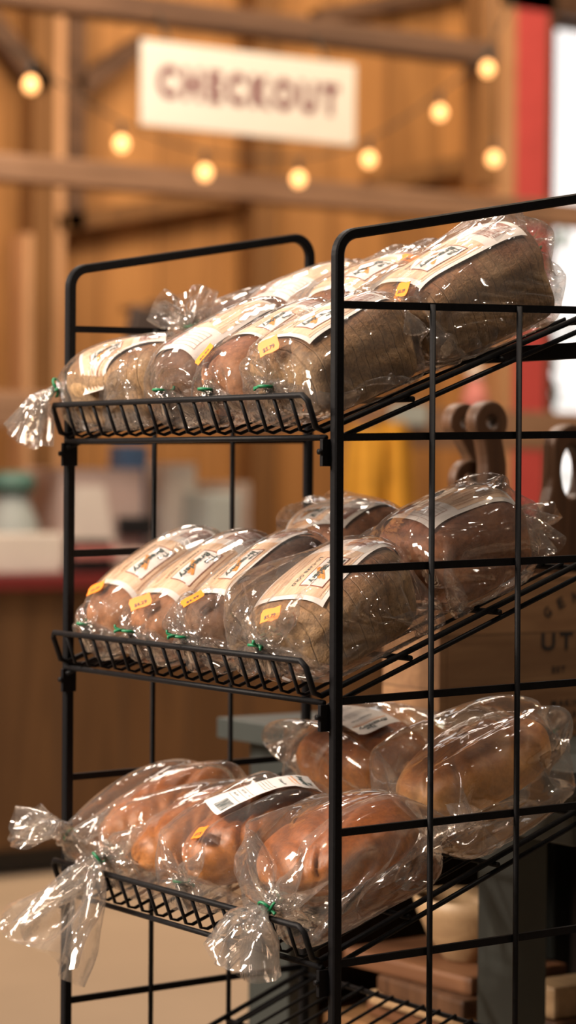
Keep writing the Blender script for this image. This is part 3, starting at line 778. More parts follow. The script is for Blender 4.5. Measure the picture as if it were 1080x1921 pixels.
def sim_bag(br, slack, tie, tail, tdir, grav, R3, t3, k_sh, lim, tuck=True, seed=0, steps=120, back_h=.5, room=.0, puff=1.0, soft=1.0, tailg=1.0, ncap=None):
    """a film tube of fixed size is laid over the loaf, gathered at a tie, and let settle until it hangs, folds and rests"""
    rnd = np.random.RandomState(seed)
    per = 2*(br.a*2+br.h+br.zb*1.6)*.93
    Cc = per*slack; nu = 120; du = Cc/nu
    a, c, h = br.a, br.c, br.h; zc = br.zc
    tie = np.array(tie, float)
    Lf = h*.52+room; Lback = h*.55+.01
    Lbody = 2*c+Lback+Lf; dv = .0034
    nb = int(Lbody/dv); nt_ = max(4, int(tail/dv)); nv = nb+nt_; nv -= nv % 4; nt_ = nv-nb
    ang = np.arange(nu)/nu*2*PI
    Pz = np.zeros((nv, nu, 3))
    pl = rnd.rand(nu)*2*PI
    for j in range(nv):
        t = j*dv
        def sect(sx, sz, p=3.0, zsh=0.0):
            cx, cz = np.cos(ang), np.sin(ang)
            m = (np.abs(cx)**p+np.abs(cz)**p)**(-1/p)
            return cx*m*sx, cz*m*sz
        if t < Lback:
            u = t/Lback; u2 = math.sqrt(u)
            x, z = sect((a+.004)*(1.05-.05*u), (h/2+.006)*u2+.002); y = c+.004+.012*(1-u); z = z+zc*u+(1-u)*(br.zb+h*back_h)
        elif t < Lback+2*c:
            y = c+.003-(t-Lback); x, z = sect(a+.006, h/2+.008); z = z+zc+.001
        elif j < nb:
            u = min(1, (t-Lback-2*c)/Lf); k = (1-u)**.8
            x, z = sect((a+.006)*k+.006, (h/2+.006)*k+.005, 3-k*0)
            y = -c-.003+(tie[1]+c+.003)*u**1.4; z = z+zc*(1-u)+tie[2]*u; x = x+tie[0]*u
            rp = 1+.25*u*np.sin(9*ang+pl[0]); x = tie[0]*u+(x-tie[0]*u)*rp
        else:
            u = (j-nb)/max(1, nt_); r = .006+min(.085, .75*tail)*u**.8; fl_ = .30; rp = 1+.22*np.sin(5*ang+pl[1])+.12*np.sin(11*ang+pl[2])
            T = np.array(tdir, float); T /= np.linalg.norm(T)
            e1 = np.cross(T, [.3, .1, 1.0]); e1 /= np.linalg.norm(e1); e2 = np.cross(T, e1)
            base = tie+T*(j-nb)*dv*.8
            pts = base+np.outer(np.cos(ang)*rp*r, e1)+np.outer(np.sin(ang)*rp*r*fl_, e2)
            x, y, z = pts[:, 0], pts[:, 1], pts[:, 2]
        Pz[j, :, 0] = x; Pz[j, :, 1] = y; Pz[j, :, 2] = z
    # smooth random crumple
    no = rnd.randn(nv, nu, 3)
    for _ in range(3): no = (no+np.roll(no, 1, 0)+np.roll(no, -1, 0)+np.roll(no, 1, 1)+np.roll(no, -1, 1))/5
    Pz += no*.010
    P = Pz.reshape(-1, 3).copy()
    idx = np.arange(nv*nu).reshape(nv, nu); R = np.roll
    B = []
    def add(A_, B_, rest, ks, kc): B.append((A_.ravel(), B_.ravel(), rest, ks, kc))
    nxt = R(idx, -1, 1); nx2 = R(idx, -2, 1)
    for p in (0, 1): add(idx[:, p::2], nxt[:, p::2], du, 1.0, .16)
    for p in (0, 1):
        A_ = idx[p:-1:2]; add(A_, idx[p+1::2][:len(A_)], dv, 1.0, .30)
    dg = math.hypot(du, dv)
    for p in (0, 1):
        A_ = idx[p:-1:2]; Bn = nxt[p+1::2][:len(A_)]; add(A_, Bn, dg, .6, .05)
        A2 = nxt[p:-1:2]; B2 = idx[p+1::2][:len(A2)]; add(A2, B2, dg, .6, .05)
    m4 = np.arange(nu) % 4
    for s_ in ((0, 1), (2, 3)):
        sel = np.isin(m4, s_); add(idx[:, sel], nx2[:, sel], 2*du, .0, .10)
    r4 = np.arange(nv-2) % 4
    for s_ in ((0, 1), (2, 3)):
        sel = np.where(np.isin(r4, s_))[0]; add(idx[sel], idx[sel+2], 2*dv, .0, .14)
    m12 = np.arange(nu) % 12; nx6 = R(idx, -6, 1); far = np.abs(np.arange(nv)-nb) > 9
    for s_ in (0, 1):
        sel = np.where((m12//6) == s_)[0]; add(idx[far][:, sel], nx6[far][:, sel], 5.6*du, .0, .16*soft)
    rows = np.arange(nv-6); okr = (rows > nb+2) | (rows+6 < nb-2)
    for s_ in (0, 1):
        sel = np.where(((rows % 12)//6 == s_) & okr)[0]; add(idx[sel], idx[sel+6], 5.6*dv, .0, .16*soft)
    V = np.zeros_like(P); g = np.array(grav, float); g /= np.linalg.norm(g)
    tie_r = idx[nb-1:nb+2]
    seal = idx[0]; mir = seal[(-np.arange(nu)) % nu]
    isb = np.zeros(len(P), bool); isb[:nb*nu] = True; gk = np.where(isb, 1.0, tailg)[:, None]; XR = W_+.008*(SO[k_sh][1]-Z0)
    for it in range(steps):
        fade = 1.0 if it < steps*.75 else .3
        Pn = P+V*.90+g*6e-5*fade*gk
        if it < steps*.85:
            Gq = P.reshape(nv, nu, 3)
            du_ = R(Gq, -1, 1)-R(Gq, 1, 1); dv_ = np.empty_like(Gq); dv_[1:-1] = Gq[2:]-Gq[:-2]; dv_[0] = dv_[1]; dv_[-1] = dv_[-2]
            nn = np.cross(du_, dv_); nn /= np.sqrt((nn*nn).sum(-1, keepdims=True))+1e-9
            if it == 0:
                mid_ = Gq[nv//3]; sg_ = 1.0 if ((mid_-mid_.mean(0))*nn[nv//3]).sum() > 0 else -1.0
            pr_ = np.full((nv, 1, 1), sg_*5.5e-5*puff*(1.0 if it < steps*.5 else .6)); pr_[nb:] *= .35
            Pn += (nn*pr_).reshape(-1, 3)
        for kk in range(3):
            for (A_, B_, rest, ks, kc) in B:
                d = Pn[B_]-Pn[A_]; L = np.sqrt(np.einsum('ij,ij->i', d, d))+1e-9
                e = L-rest; k = np.where(e > 0, ks, kc)
                cr_ = d*(e/L*k*.5)[:, None]
                Pn[A_] += cr_; Pn[B_] -= cr_
            # the tie
            for q in range(3):
                id_ = tie_r[q]; tc = tie+np.array(tdir)/np.linalg.norm(tdir)*(q-1)*.003
                d = Pn[id_]-tc; L = np.sqrt((d*d).sum(1))+1e-9
                Pn[id_] = tc+d*np.minimum(1, .0055/L)[:, None]
            # the flat seal at the far end
            mid = (Pn[seal]+Pn[mir])/2; Pn[seal] = mid; Pn[mir] = mid
            # loaf
            Fv = br.fval(Pn, .0055); ins = Fv < 1
            if ins.any():
                q = Pn[ins]; cc = np.array([0, 0, zc]); cl = np.clip(q[:, 1], -br.c*.55, br.c*.55)
                o = np.stack([np.zeros_like(cl), cl, np.full_like(cl, zc)], 1); dd = q-o
                sc = np.minimum(1/np.maximum(Fv[ins], .5), 1.25)
                Pn[ins] = o+dd*sc[:, None]
            # the shelf, its lip, the side frames and the neighbours, in the shelf's own plane
            Q = Pn @ R3.T+t3
            yw = SO[k_sh][0]+Q[:, 1]*ct_-Q[:, 2]*st_
            Q[:nb*nu, 0] = np.clip(Q[:nb*nu, 0], lim[0], lim[1])
            Q[:nb*nu, 1] = np.clip(Q[:nb*nu, 1], lim[2], lim[3])
            inner = Q[:, 1] > -.003
            Q[inner, 2] = np.maximum(Q[inner, 2], .0042)
            low = Q[:, 2] < .0455
            if tuck:
                Q[low, 1] = np.maximum(Q[low, 1], .006)
            else:
                s1 = low & isb; Q[s1, 1] = np.maximum(Q[s1, 1], .006)
                s2 = low & ~isb & (Q[:, 1] < .03); Q[s2, 1] = np.minimum(Q[s2, 1], -.0105)
            if ncap is not None:
                tl = ~isb & (Q[:, 1] < .004)
                Q[tl, 2] = np.maximum(Q[tl, 2], ncap[1]) if ncap[0] == 'min' else np.minimum(Q[tl, 2], ncap[1])
            for xs, sg2 in ((.0095, 1), (XR-.0095, -1)):
                bad = (sg2*(Q[:, 0]-xs) < 0) & (yw > -.0115) & (yw < .34)
                b1 = bad & (isb | (yw > .03)); Q[b1, 0] = xs
                b2 = bad & ~b1; Q[b2, 1] -= (yw[b2]+.012)/ct_
            Pn = (Q-t3) @ R3
        V = np.clip(Pn-P, -.004, .004); P = Pn
    return P.reshape(nv, nu, 3), nb

def bag_mesh(G, name, mat, parent):
    nv, nu, _ = G.shape
    # one fine subdivision with a smooth interpolation keeps creases but hides facets
    vs = G.reshape(-1, 3)
    j, i = np.meshgrid(np.arange(nv-1), np.arange(nu), indexing='ij')
    q = np.stack([j*nu+i, j*nu+(i+1) % nu, (j+1)*nu+(i+1) % nu, (j+1)*nu+i], -1).reshape(-1, 4)
    me = bpy.data.meshes.new(name); me.from_pydata(vs.tolist(), [], q.tolist())
    me.materials.append(mat); me.polygons.foreach_set('use_smooth', [True]*len(q)); me.update()
    return link(bpy.data.objects.new(name, me), parent), vs, q

def surf_label(fn, o, parent, w, l, yaw, yc, xc=0.0, rev=False, kind='wrap', title='LO-CARB GOLD', lift=.0032):
    """paper label lying over the crown. r runs along the reading direction, u across it."""
    cyw, syw = math.cos(yaw), math.sin(yaw); fl = -1 if rev else 1
    def at(r, u, up=0.0):
        yl = (.5-r)*l*fl; xl = (u-.5)*w*fl
        x = xc+xl*cyw-yl*syw; y = yc+xl*syw+yl*cyw
        return (x, y, fn(x, y)+lift+up)
    def grid(r0, r1, u0, u1, up, nr, nu_, mb, mat=0):
        vs = [at(r0+(r1-r0)*i/nr, u0+(u1-u0)*j/nu_, up) for i in range(nr+1) for j in range(nu_+1)]
        fs = [(i*(nu_+1)+j, i*(nu_+1)+j+1, (i+1)*(nu_+1)+j+1, (i+1)*(nu_+1)+j) for i in range(nr) for j in range(nu_)]
        if fl < 0 or True: pass
        mb.add(vs, fs, mat, True)
    def text(mb, s, r, u, length, height, mat=0, up=.0005, bold=.01, shear=0.0, spacing=1.0, across=False):
        vs, fs = text_fit(s, length, height, bold=bold, shear=shear, spacing=spacing)
        if across: mb.add([at(r-y/l, u+x/w, up) for x, y in vs], fs, mat)
        else: mb.add([at(r+x/l, u+y/w, up) for x, y in vs], fs, mat)
    lab = MB(); grid(0, 1, 0, 1, 0, 22, 22, lab)
    L = lab.build('paper_label', M['paper'], parent)
    if kind == 'wrap':
        b = MB(); grid(.36, .955, .045, .955, .0003, 16, 20, b); b.build('wheat_panel', M['beige'], L)
        bx = MB(); grid(.47, .86, .56, .885, .0006, 8, 8, bx, 0)
        e = .010
        for (r0, r1, u0, u1) in ((.47, .86, .56, .56+e), (.47, .86, .885-e, .885), (.47, .47+e, .56, .885), (.86-e, .86, .56, .885)):
            grid(r0, r1, u0, u1, .0008, 8, 4, bx, 1)
        bx.build('logo_panel', [M['paper'], M['brown_ink']], L)
        wh = MB()
        for k in range(9):            # a wheat ear printed behind the name
            r = .62+.016*k; u = .63+.018*k
            for sg in (-1, 1):
                pts = [(r, u), (r-.012, u+sg*.035), (r+.018, u+sg*.050), (r+.022, u+sg*.016)]
                wh.add([at(p[0], p[1], .0010) for p in pts], [(0, 1, 2, 3)])
        wh.build('wheat_print', M['wheat_ink'], L)
        t = MB()
        text(t, 'The', .56, .815, l*.11, w*.075, up=.0013, bold=.03)
        text(t, 'Breadery', .665, .685, l*.33, w*.14, up=.0013, bold=.03, shear=.18)
        text(t, title, .66, .465, l*.40, w*.05, up=.0009, bold=.015, spacing=1.15)
        t.build('label_lettering', M['ink'], L)
        t = MB()
        for k, s in enumerate(('whole grain flour, water, honey, yeast, salt', 'no preservatives added, keep in a cool dry place', 'baked fresh every day')):
            text(t, s, .66, .34-.065*k, l*(.46-.08*(k % 2)), w*.026, up=.0007, bold=0)
        for u0 in (.10, .14, .925):
            grid(.38, .94, u0, u0+.004, .0007, 14, 1, t)
        t.build('fine_print', M['brown_ink'], L)
        # rear white part: nutrition table and bar code
        t = MB()
        for k in range(6): grid(.05+.045*k, .053+.045*k, .10, .52, .0005, 1, 8, t)
        for u0 in (.10, .516): grid(.05, .28, u0, u0+.005, .0005, 6, 1, t)
        rr = random.Random(5); r = .06
        while r < .27:
            wd = rr.choice((.004, .006, .009)); grid(r, r+wd, .60, .88, .0005, 1, 8, t); r += wd+rr.choice((.004, .006, .009))
        text(t, '6 24198 00731', .165, .915, l*.2, w*.035, bold=.01)
        t.build('barcode_print', M['brown_ink'], L)
    else:
        t = MB()
        text(t, 'The', .055, .60, w*.22, l*.040, up=.0009, bold=.03, across=True)
        text(t, 'Breadery', .105, .5, w*.70, l*.062, up=.0009, bold=.03, shear=.2, across=True)
        text(t, 'Cinnamon Twist', .28, .5, w*.5, l*.03, up=.0007, bold=.02, across=True)
        for k in range(4): text(t, 'flour, water, butter, sugar, eggs, salt', .39+.03*k, .5, w*(.78-.1*(k == 3)), l*.015, up=.0007, across=True)
        for r0, wd in ((.61, .004), (.68, .004), (.76, .004)): grid(r0, r0+wd, .08, .92, .0006, 1, 8, t)
        text(t, '$7.25   1 lb', .645, .5, w*.6, l*.022, across=True, up=.0007)
        text(t, 'SELL BY', .72, .32, w*.3, l*.02, across=True, up=.0007)
        rr = random.Random(8); u = .32
        while u < .88:
            wd = rr.choice((.008, .012, .02)); grid(.81, .95, u, u+wd, .0006, 6, 1, t); u += wd+rr.choice((.008, .012, .016))
        t.build('label_lettering', M['ink'], L)
        t = MB(); grid(.155, .165, .1, .9, .0006, 1, 10, t); grid(.19, .198, .2, .8, .0006, 1, 10, t); t.build('label_rule', M['wheat_ink'], L)
    return L

def price_tag(bvh, parent, x, y, price, yaw=0.0, size=(.024, .016), pin=None, dirn=(0, 0, -1), lean=None):
    d = Vector(dirn).normalized()
    hit, nrm, _, _ = bvh.ray_cast(Vector((x, y, .25)) if dirn == (0, 0, -1) else Vector((x, y, pin)), d)
    if hit is None: return
    # average normal over the sticker's footprint
    ns = Vector((0, 0, 0)); pts = []
    for ddx in (-.007, 0, .007):
        for ddy in (-.005, 0, .005):
            h2, n2, _, _ = bvh.ray_cast(hit+Vector((ddx, ddy, 0))-d*.05, d)
            if h2 is not None: pts.append(h2)
    if nrm.dot(d) > 0: nrm = -nrm
    if len(pts) > 5:
        A_ = np.array(pts); A_ -= A_.mean(0); _, _, vt = np.linalg.svd(A_); nn = Vector(vt[2]);
        nrm = nn if nn.dot(d) < 0 else -nn
    if lean: nrm = (nrm+Vector(lean)).normalized()
    top = max((p-hit).dot(nrm) for p in pts) if pts else 0
    e1 = Vector((math.cos(yaw), math.sin(yaw), 0)); e1 = (e1-nrm*e1.dot(nrm)).normalized(); e2 = nrm.cross(e1)
    o_ = hit+nrm*(min(top, .005)+.0018)
    w, h = size
    out = [(-w/2, -h/2), (-w/6, -h/2+.0008), (w/6, -h/2-.0006), (w/2, -h/2), (w/2+.0015, -h/4), (w/2+.0002, h/4), (w/2, h/2), (w/8, h/2-.0008), (-w/4, h/2+.0006), (-w/2, h/2), (-w/2-.0016, h/5), (-w/2, -h/5)]
    n = len(out)
    tagm = MB().add([o_+e1*p[0]+e2*p[1]+nrm*z for z in (0, .0004) for p in out], [tuple(range(n))[::-1], tuple(n+i for i in range(n))]+[(i, (i+1) % n, n+(i+1) % n, n+i) for i in range(n)])
    T = tagm.build('price_sticker', M['orange'], parent)
    vs, fs = text_fit(price, w*.62, h*.30, bold=.015)
    MB().add([o_+e1*p[0]+e2*(p[1]-h*.16)+nrm*.0008 for p in vs], fs).build('price_print', M['ink'], T)

def twist(parent, tie, tdir, seed=0, r=.0075):
    T = Vector(tdir).normalized(); e1 = T.cross(Vector((.2, .3, 1))).normalized(); e2 = T.cross(e1); tc = Vector(tie)
    rnd = random.Random(seed)
    pts = []
    a0 = rnd.random()*6
    end = [e1*math.cos(a0)+e2*math.sin(a0), e1*math.cos(a0+.5)+e2*math.sin(a0+.5)]
    pts.append(tc+end[0]*.015+T*.004); pts.append(tc+end[0]*.016+T*.002)
    for k in range(14):
        a = a0+k/13*2*PI; pts.append(tc+(e1*math.cos(a)+e2*math.sin(a))*r+T*(.001*k/13))
    pts.append(tc+end[1]*.015-T*.002); pts.append(tc+end[1]*.015-T*.005)
    MB().tube(pts, .0016, 6).build('twist_tie', M['tie'], parent)

BR = {'tan': bread_mat('wholewheat_crust', (.44, .27, .125), (.19, .075, .03), .055, .088, slices=.0125, fleck=.45, patch=(.44, .30, .17)),
      'brown': bread_mat('brown_pan_crust', (.40, .175, .075), (.20, .066, .027), .045, .085, slices=0, fleck=.35, patch=(.40, .19, .09)),
      'dark': bread_mat('dark_rye_crust', (.27, .15, .085), (.10, .042, .024), .045, .08, slices=0, fleck=.4, patch=(.16, .07, .035)),
      'gold': bread_mat('golden_crust', (.64, .245, .042), (.34, .095, .016), .036, .078, slices=0, rough=.42, fleck=.32, patch=(.50, .20, .05)),
      'gold2': bread_mat('golden_crust_pale', (.70, .38, .10), (.42, .15, .032), .036, .082, slices=0, rough=.5, fleck=.22, patch=(.62, .36, .14))}

def loaf(k, x, s0, w, l, h, mat, label, group, tie_front=True, zt=.046, yaw=0.0, roll=0.0, lim=(-9, 9, -9, 9), kind='pan', slack=1.12, tail=.04, tuck=True,
         tdir=None, lab=None, strip=None, price=None, seed=1, zb=.003, grooves=0, film='film', back_h=.55, steps=110, tie_out=.014, room=.0, tiex=0.0, up=0.0, tp=0.0, qe=3.6, puff=1.0, tailg=1.0, ncap=None):
    """x: centre across the shelf, s0: near end of the crust from the lip, both in the shelf's own plane"""
    root = empty('bagged_loaf', (0, 0, 0), label=label, cat='bread', group=group)
    sM = Matrix(((1, 0, 0, 0), (0, ct_, -st_, SO[k][0]), (0, st_, ct_, SO[k][1]), (0, 0, 0, 1)))
    half = l/2
    flip = 0.0 if tie_front else PI
    L = Matrix.Translation((x, s0+half, .002+up)) @ Matrix.Rotation(yaw+flip, 4, 'Z') @ Matrix.Rotation(roll, 4, 'Y')
    root.matrix_world = sM @ L
    if kind == 'pan': br = Bread(w, l, h, zb, 2.7, 7.0, qe, 0, seed, tp)
    else: br = Bread(w, l, h, zb, 2.25, 2.6, 2.3, grooves, seed)
    br.mesh().build('bread', BR[mat], root)
    gl = (L.to_3x3().inverted() @ Vector((0, -st_, -ct_)))
    tie = (tiex, -half-tie_out, zt)
    td = tdir or ((0, -.5, -1) if tuck else (0, -1, -.2))
    R3 = np.array(L.to_3x3()); t3 = np.array(L.translation)
    G, nb = sim_bag(br, slack, tie, tail, td, tuple(gl), R3, t3, k, lim, tuck=tuck, seed=seed, steps=steps, back_h=back_h, room=room, puff=puff, soft=.4 if kind == 'pan' else 1.0, tailg=tailg, ncap=ncap)
    bag, vs, q = bag_mesh(G, 'plastic_bag', M[film], root)
    bvh = BVHTree.FromPolygons(vs.tolist(), q.tolist())
    twist(root, tie, td, seed)
    if lab: surf_label(lambda a, b: br.top(a, b), None, root, **lab)
    if strip:
        bb = BVHTree.FromPolygons(vs.tolist(), q.tolist())
        cache = {}
        def fn(a, b):
            acc = []
            for ddx in (-.012, -.006, 0, .006, .012):
                for ddy in (-.012, -.006, 0, .006, .012):
                    kx = (round((a+ddx)/.002), round((b+ddy)/.002))
                    if kx not in cache:
                        hit = bb.ray_cast(Vector((kx[0]*.002, kx[1]*.002, .3)), Vector((0, 0, -1)))[0]
                        cache[kx] = hit.z if hit is not None else None
                    if cache[kx] is not None: acc.append(cache[kx])
            return (sum(acc)/len(acc)+.0025) if acc else 0.0
        surf_label(fn, None, root, kind='strip', **strip)
    for pr in (price or []): price_tag(bvh, root, *pr)
    return root

QS = 1.0
GT, GM, GB = 'bagged loaves on the top shelf', 'bagged loaves on the middle shelf', 'bagged loaves on the bottom shelf'
# --- top shelf
loaf(1, .099, -.022, .096, .162, .082, 'tan', 'sliced tan loaf lying crosswise at the top shelf\'s left end, tail hanging past the post', GT, yaw=-1.42, tail=.085, tuck=False, tdir=(.5, -.9, -.25), zt=.056, tie_out=.016, tiex=.03, lim=(.0105, .1835, .006, .142),
     lab=dict(w=.085, l=.105, yaw=.75, yc=.0, title='WHOLE WHEAT'), seed=11, slack=1.2, steps=130)
loaf(1, .236, .022, .094, .150, .088, 'dark', 'top shelf front loaf with a red barcode on the near end of its label', GT, tp=.08, lim=(.1845, .2855, .006, .181), qe=5, lab=dict(w=.078, l=.12, yaw=.06, yc=-.004, rev=True, title='MULTIGRAIN'), seed=12, slack=1.2)
loaf(1, .331, .018, .084, .150, .082, 'brown', 'top shelf front loaf second from the black right post, orange tag on its near face', GT, tp=.1, lim=(.2865, .3765, .006, .175), qe=5, lab=dict(w=.068, l=.10, yaw=.1, yc=.020, title='CRACKED WHEAT'), price=[(-.012, -.070, '$6.99', 1.1)], seed=13, slack=1.2)
loaf(1, .4415, .018, .122, .142, .088, 'tan', 'top shelf front loaf at the right post with a Breadery label and sliced side', GT, tp=.06, lim=(.3775, .5085, .006, .165), qe=5, lab=dict(w=.088, l=.112, yaw=.06, yc=.0, title='LO-CARB GOLD'), price=[(.012, -.0735, '$5.79', .75)], seed=14, slack=1.2)
loaf(1, .061, .152, .094, .150, .078, 'dark', 'dark crusted top shelf loaf behind the crosswise one, its bag end standing in a peak', GT, zt=.076, tiex=.040, tail=.058, tuck=False, tdir=(.05, .1, 1), tie_out=.003, tailg=-.1, lim=(.0105, .1125, .143, .36), seed=15, slack=1.25)
loaf(1, .171, .197, .108, .140, .090, 'brown', 'rear top shelf loaf between the dark crusted one and the middle one', GT, tie_front=False, zt=.06, tail=.05, tuck=False, tdir=(0, -1, .4), lim=(.1135, .2295, .183, .37), lab=dict(w=.09, l=.12, yaw=.1, yc=0), seed=16, slack=1.25)
loaf(1, .297, .190, .122, .155, .092, 'brown', 'rear top shelf loaf in the middle with a pale label and an orange tag', GT, tie_front=False, zt=.06, tuck=False, tdir=(0, -.4, 1), lim=(.2305, .3645, .183, .37), lab=dict(w=.10, l=.13, yaw=.1, yc=0, title='HONEY WHEAT', rev=True), price=[(-.05, -.02, '$6.99', 3.6)], seed=17, slack=1.22)
loaf(1, .4375, .172, .122, .182, .100, 'tan', 'tall rear top shelf loaf under the right frame\'s sloping bar', GT, tie_front=False, tp=-.12, zt=.075, tail=.035, tuck=False, tdir=(0, -.5, .6), lim=(.3655, .5085, .167, .40), qe=5, lab=dict(w=.092, l=.145, yaw=-.05, yc=0.0, title='HONEY WHEAT', rev=True), price=[(-.034, .088, '$6.09', 3.1)], seed=18, slack=1.24)
# --- middle shelf
loaf(2, .066, .026, .100, .180, .084, 'brown', 'middle shelf front loaf at the left post, label reading SUNFLOWER WHEAT', GM, roll=.04, tp=.18, qe=2.8, lim=(.0105, .1205, .006, .215), lab=dict(w=.092, l=.135, yaw=.02, yc=.008, title='SUNFLOWER WHEAT'), price=[(-.012, -.070, '$6.99', .5)], seed=21, slack=1.22)
loaf(2, .174, .020, .100, .180, .084, 'brown', 'middle shelf front loaf second from the left, orange tag at its label\'s corner', GM, tp=.2, qe=2.8, lim=(.1215, .2265, .006, .215), lab=dict(w=.092, l=.14, yaw=.08, yc=.008, title='CRANBERRY WHEAT'), price=[(.010, -.084, '$6.29', .9)], seed=22, slack=1.2)
loaf(2, .281, .020, .098, .180, .086, 'dark', 'middle shelf front loaf third from the left with a narrow label on its dark crust', GM, tp=.2, qe=2.8, lim=(.2275, .3395, .006, .215), lab=dict(w=.070, l=.14, yaw=.10, yc=.010, xc=-.014, title='CRACKED WHEAT'), price=[(.012, -.084, '$6.99', 1.1)], seed=23, slack=1.22)
loaf(2, .425, .018, .146, .160, .088, 'tan', 'big middle shelf front loaf beside the right post, label reading LO-CARB GOLD', GM, tp=.2, qe=3.0, lim=(.3405, .5065, .006, .188), lab=dict(w=.10, l=.122, yaw=.16, yc=.008, title='LO-CARB GOLD'), price=[(.024, -.0785, '$5.79', .45, (.024, .016), None, (0, 0, -1), (.15, -1.0, 0))], seed=24, slack=1.2)
loaf(2, .205, .203, .112, .165, .078, 'brown', 'rear middle shelf loaf half hidden behind the front row', GM, yaw=1.35, tie_front=False, zt=.05, tuck=False, lim=(.03, .345, .2165, .38), lab=dict(w=.09, l=.12, yaw=.3, yc=0, title='HONEY WHEAT'), seed=25, slack=1.22)
loaf(2, .425, .196, .128, .140, .096, 'brown', 'rear middle shelf loaf at the right with its bag tail pointing backwards', GM, tie_front=False, zt=.055, tail=.08, tuck=False, tdir=(-.25, -1, .12), lim=(.346, .5065, .1905, .42), lab=dict(w=.10, l=.108, yaw=-.08, yc=-.006, title='Delaware Wheat'), seed=26, slack=1.16)
# --- bottom shelf
loaf(3, .060, .050, .088, .165, .066, 'gold', 'golden loaf at the bottom shelf\'s left end, bag corner sticking out past the post', GB, kind='oval', grooves=3, zb=.012, zt=.064, tail=.08, tuck=False, tdir=(-1, -.35, .9), tiex=-.02, film='film_thick', seed=31, ncap=('min', .0775), slack=1.4, room=.03, tie_out=.035, lim=(.0105, .1085, .006, .237))
loaf(3, .157, .028, .090, .170, .066, 'gold', 'golden loaf on the bottom shelf whose long clear tail hangs over the left post', GB, kind='oval', grooves=3, zb=.010, zt=.056, tail=.14, tuck=False, tdir=(-.3, -1, -.3), tiex=-.03, film='film_thick', seed=32, ncap=('max', .0745), slack=1.4, room=.008, lim=(.1095, .2055, .006, .237), tie_out=.030)
loaf(3, .262, .030, .106, .180, .076, 'gold', 'golden loaf with a white ingredient label and orange $7.25 tag on the bottom shelf', GB, kind='oval', grooves=3, zb=.010, zt=.040, tail=.035, film='film_thick', seed=33, slack=1.38, room=.008, lim=(.2065, .3275, .006, .237),
     strip=dict(w=.048, l=.115, yaw=-.31, yc=.012, xc=.016), price=[(.014, -.070, '$7.25', .1)])
loaf(3, .418, .034, .146, .170, .070, 'gold', 'large golden loaf on the bottom shelf beside the right post', GB, kind='oval', grooves=4, zb=.022, zt=.048, tail=.085, tuck=False, tdir=(.05, -1, -.35), tiex=.03, film='film_thick', seed=34, slack=1.3, room=.01, tie_out=.034, lim=(.3285, .5045, .006, .209))
loaf(3, .205, .214, .120, .190, .076, 'gold', 'golden loaf lying crosswise at the back of the bottom shelf with a white label', GB, yaw=1.5, kind='oval', grooves=2, zb=.010, zt=.05, tail=.05, tie_front=False, tuck=False, film='film_thick', seed=35, slack=1.4, lim=(.02, .338, .239, .40),
     strip=dict(w=.055, l=.125, yaw=.0, yc=0.0))
loaf(3, .420, .216, .125, .180, .074, 'gold2', 'pale golden loaf at the right rear of the bottom shelf', GB, kind='oval', grooves=3, zb=.022, zt=.05, tail=.05, tie_front=False, tuck=False, tdir=(0, -1, -.3), film='film_thick', seed=36, slack=1.35, room=.008, lim=(.339, .5045, .211, .46))

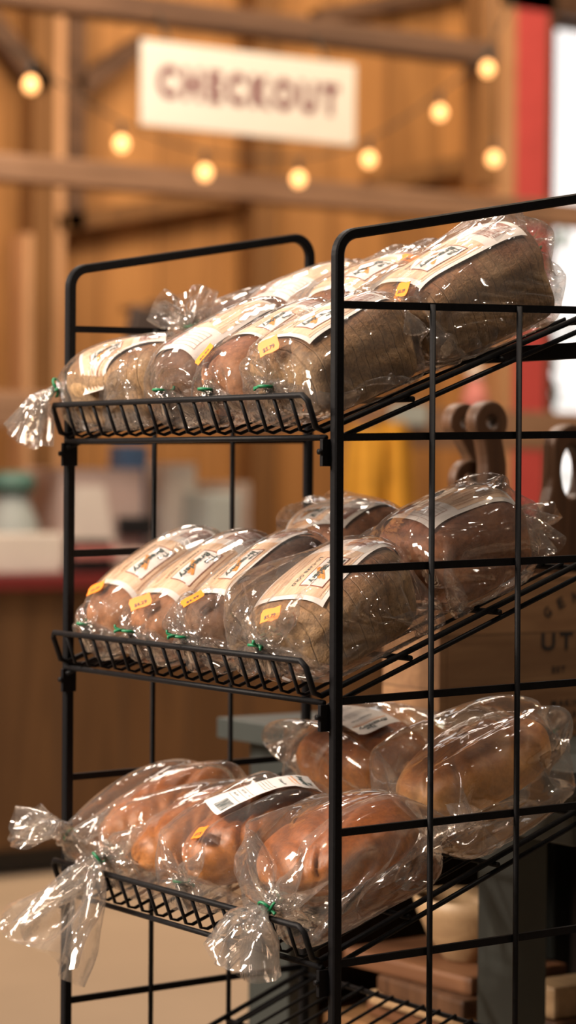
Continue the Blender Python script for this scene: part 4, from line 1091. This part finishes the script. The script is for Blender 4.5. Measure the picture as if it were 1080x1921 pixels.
# ------------------------------------------------------------------ light
def lamp(name, kind, loc, energy, col, size=.1, target=None, **kw):
    d = bpy.data.lights.new(name, kind); d.energy = energy; d.color = col
    if kind == 'AREA': d.size = size
    else: d.shadow_soft_size = size
    for k_, v_ in kw.items(): setattr(d, k_, v_)
    o = link(bpy.data.objects.new(name, d)); o.location = loc
    if target is not None: o.rotation_euler = (Vector(target)-Vector(loc)).to_track_quat('-Z', 'Y').to_euler()
    return o
WARM = (1.0, .72, .46); MID = (1.0, .84, .70)
T = (.25, .12, 1.25)
for p_, e_, c_ in (((-.5, -1.1, 3.6), 115, MID), ((-.9, .6, 3.7), 80, MID), ((.6, -.2, 3.8), 85, MID), ((.3, 1.4, 3.7), 70, WARM), ((-.1, -2.6, 3.0), 400, MID), ((-1.6, -1.9, 2.7), 230, MID), ((1.3, .9, 3.7), 80, MID)):
    lamp('ceiling_lamp', 'SPOT', p_, e_, c_, .06, T, spot_size=.9, spot_blend=.6)
for p_ in ((-1.4, -1.2, 3.0), (-.7, -2.8, 2.6), (.6, -2.6, 3.2), (1.2, -.9, 3.3), (-1.2, 1.9, 3.3), (-1.9, .4, 2.9), (1.0, 1.6, 3.2), (-.2, .3, 3.3), (-2.4, -.8, 2.5), (2.2, .6, 2.9)):  # small unseen lights added to put glints on the plastic film
    lamp('glint_light', 'POINT', p_, 7, MID, .03)
lamp('label_fill', 'AREA', (-.3, -2.6, 2.4), 92, MID, .9, T)  # unseen soft light added to brighten the labels
lamp('wall_wash', 'AREA', (-4.4, 2.2, 4.4), 90, WARM, 1.6, (-7, 3.2, 1.8))
lamp('wall_wash', 'AREA', (-4.4, 5.2, 4.4), 90, WARM, 1.6, (-7, 5.0, 2.0))
lamp('counter_lamp', 'AREA', (-3.6, 1.5, 4.2), 85, MID, .8, (-4.6, 2.2, .6))
lamp('floor_light', 'AREA', (-2.2, 1.6, 4.2), 30, MID, .8, (-3.2, 2.2, 0))  # area light high overhead, aimed down at the floor
wd = bpy.data.worlds.new('World'); scene.world = wd; wd.use_nodes = True
bg = wd.node_tree.nodes['Background']; bg.inputs[0].default_value = (1.0, .82, .66, 1); bg.inputs[1].default_value = .04

scene.view_settings.view_transform = 'Standard'; scene.view_settings.look = 'None'
scene.view_settings.exposure = 0.0; scene.view_settings.gamma = 1.0; scene.view_settings.use_curve_mapping = False
cy = scene.cycles
cy.max_bounces = 10; cy.transparent_max_bounces = 28; cy.diffuse_bounces = 3; cy.glossy_bounces = 3; cy.sample_clamp_indirect = 4.0
cy.caustics_reflective = False; cy.caustics_refractive = False; cy.use_denoising = True
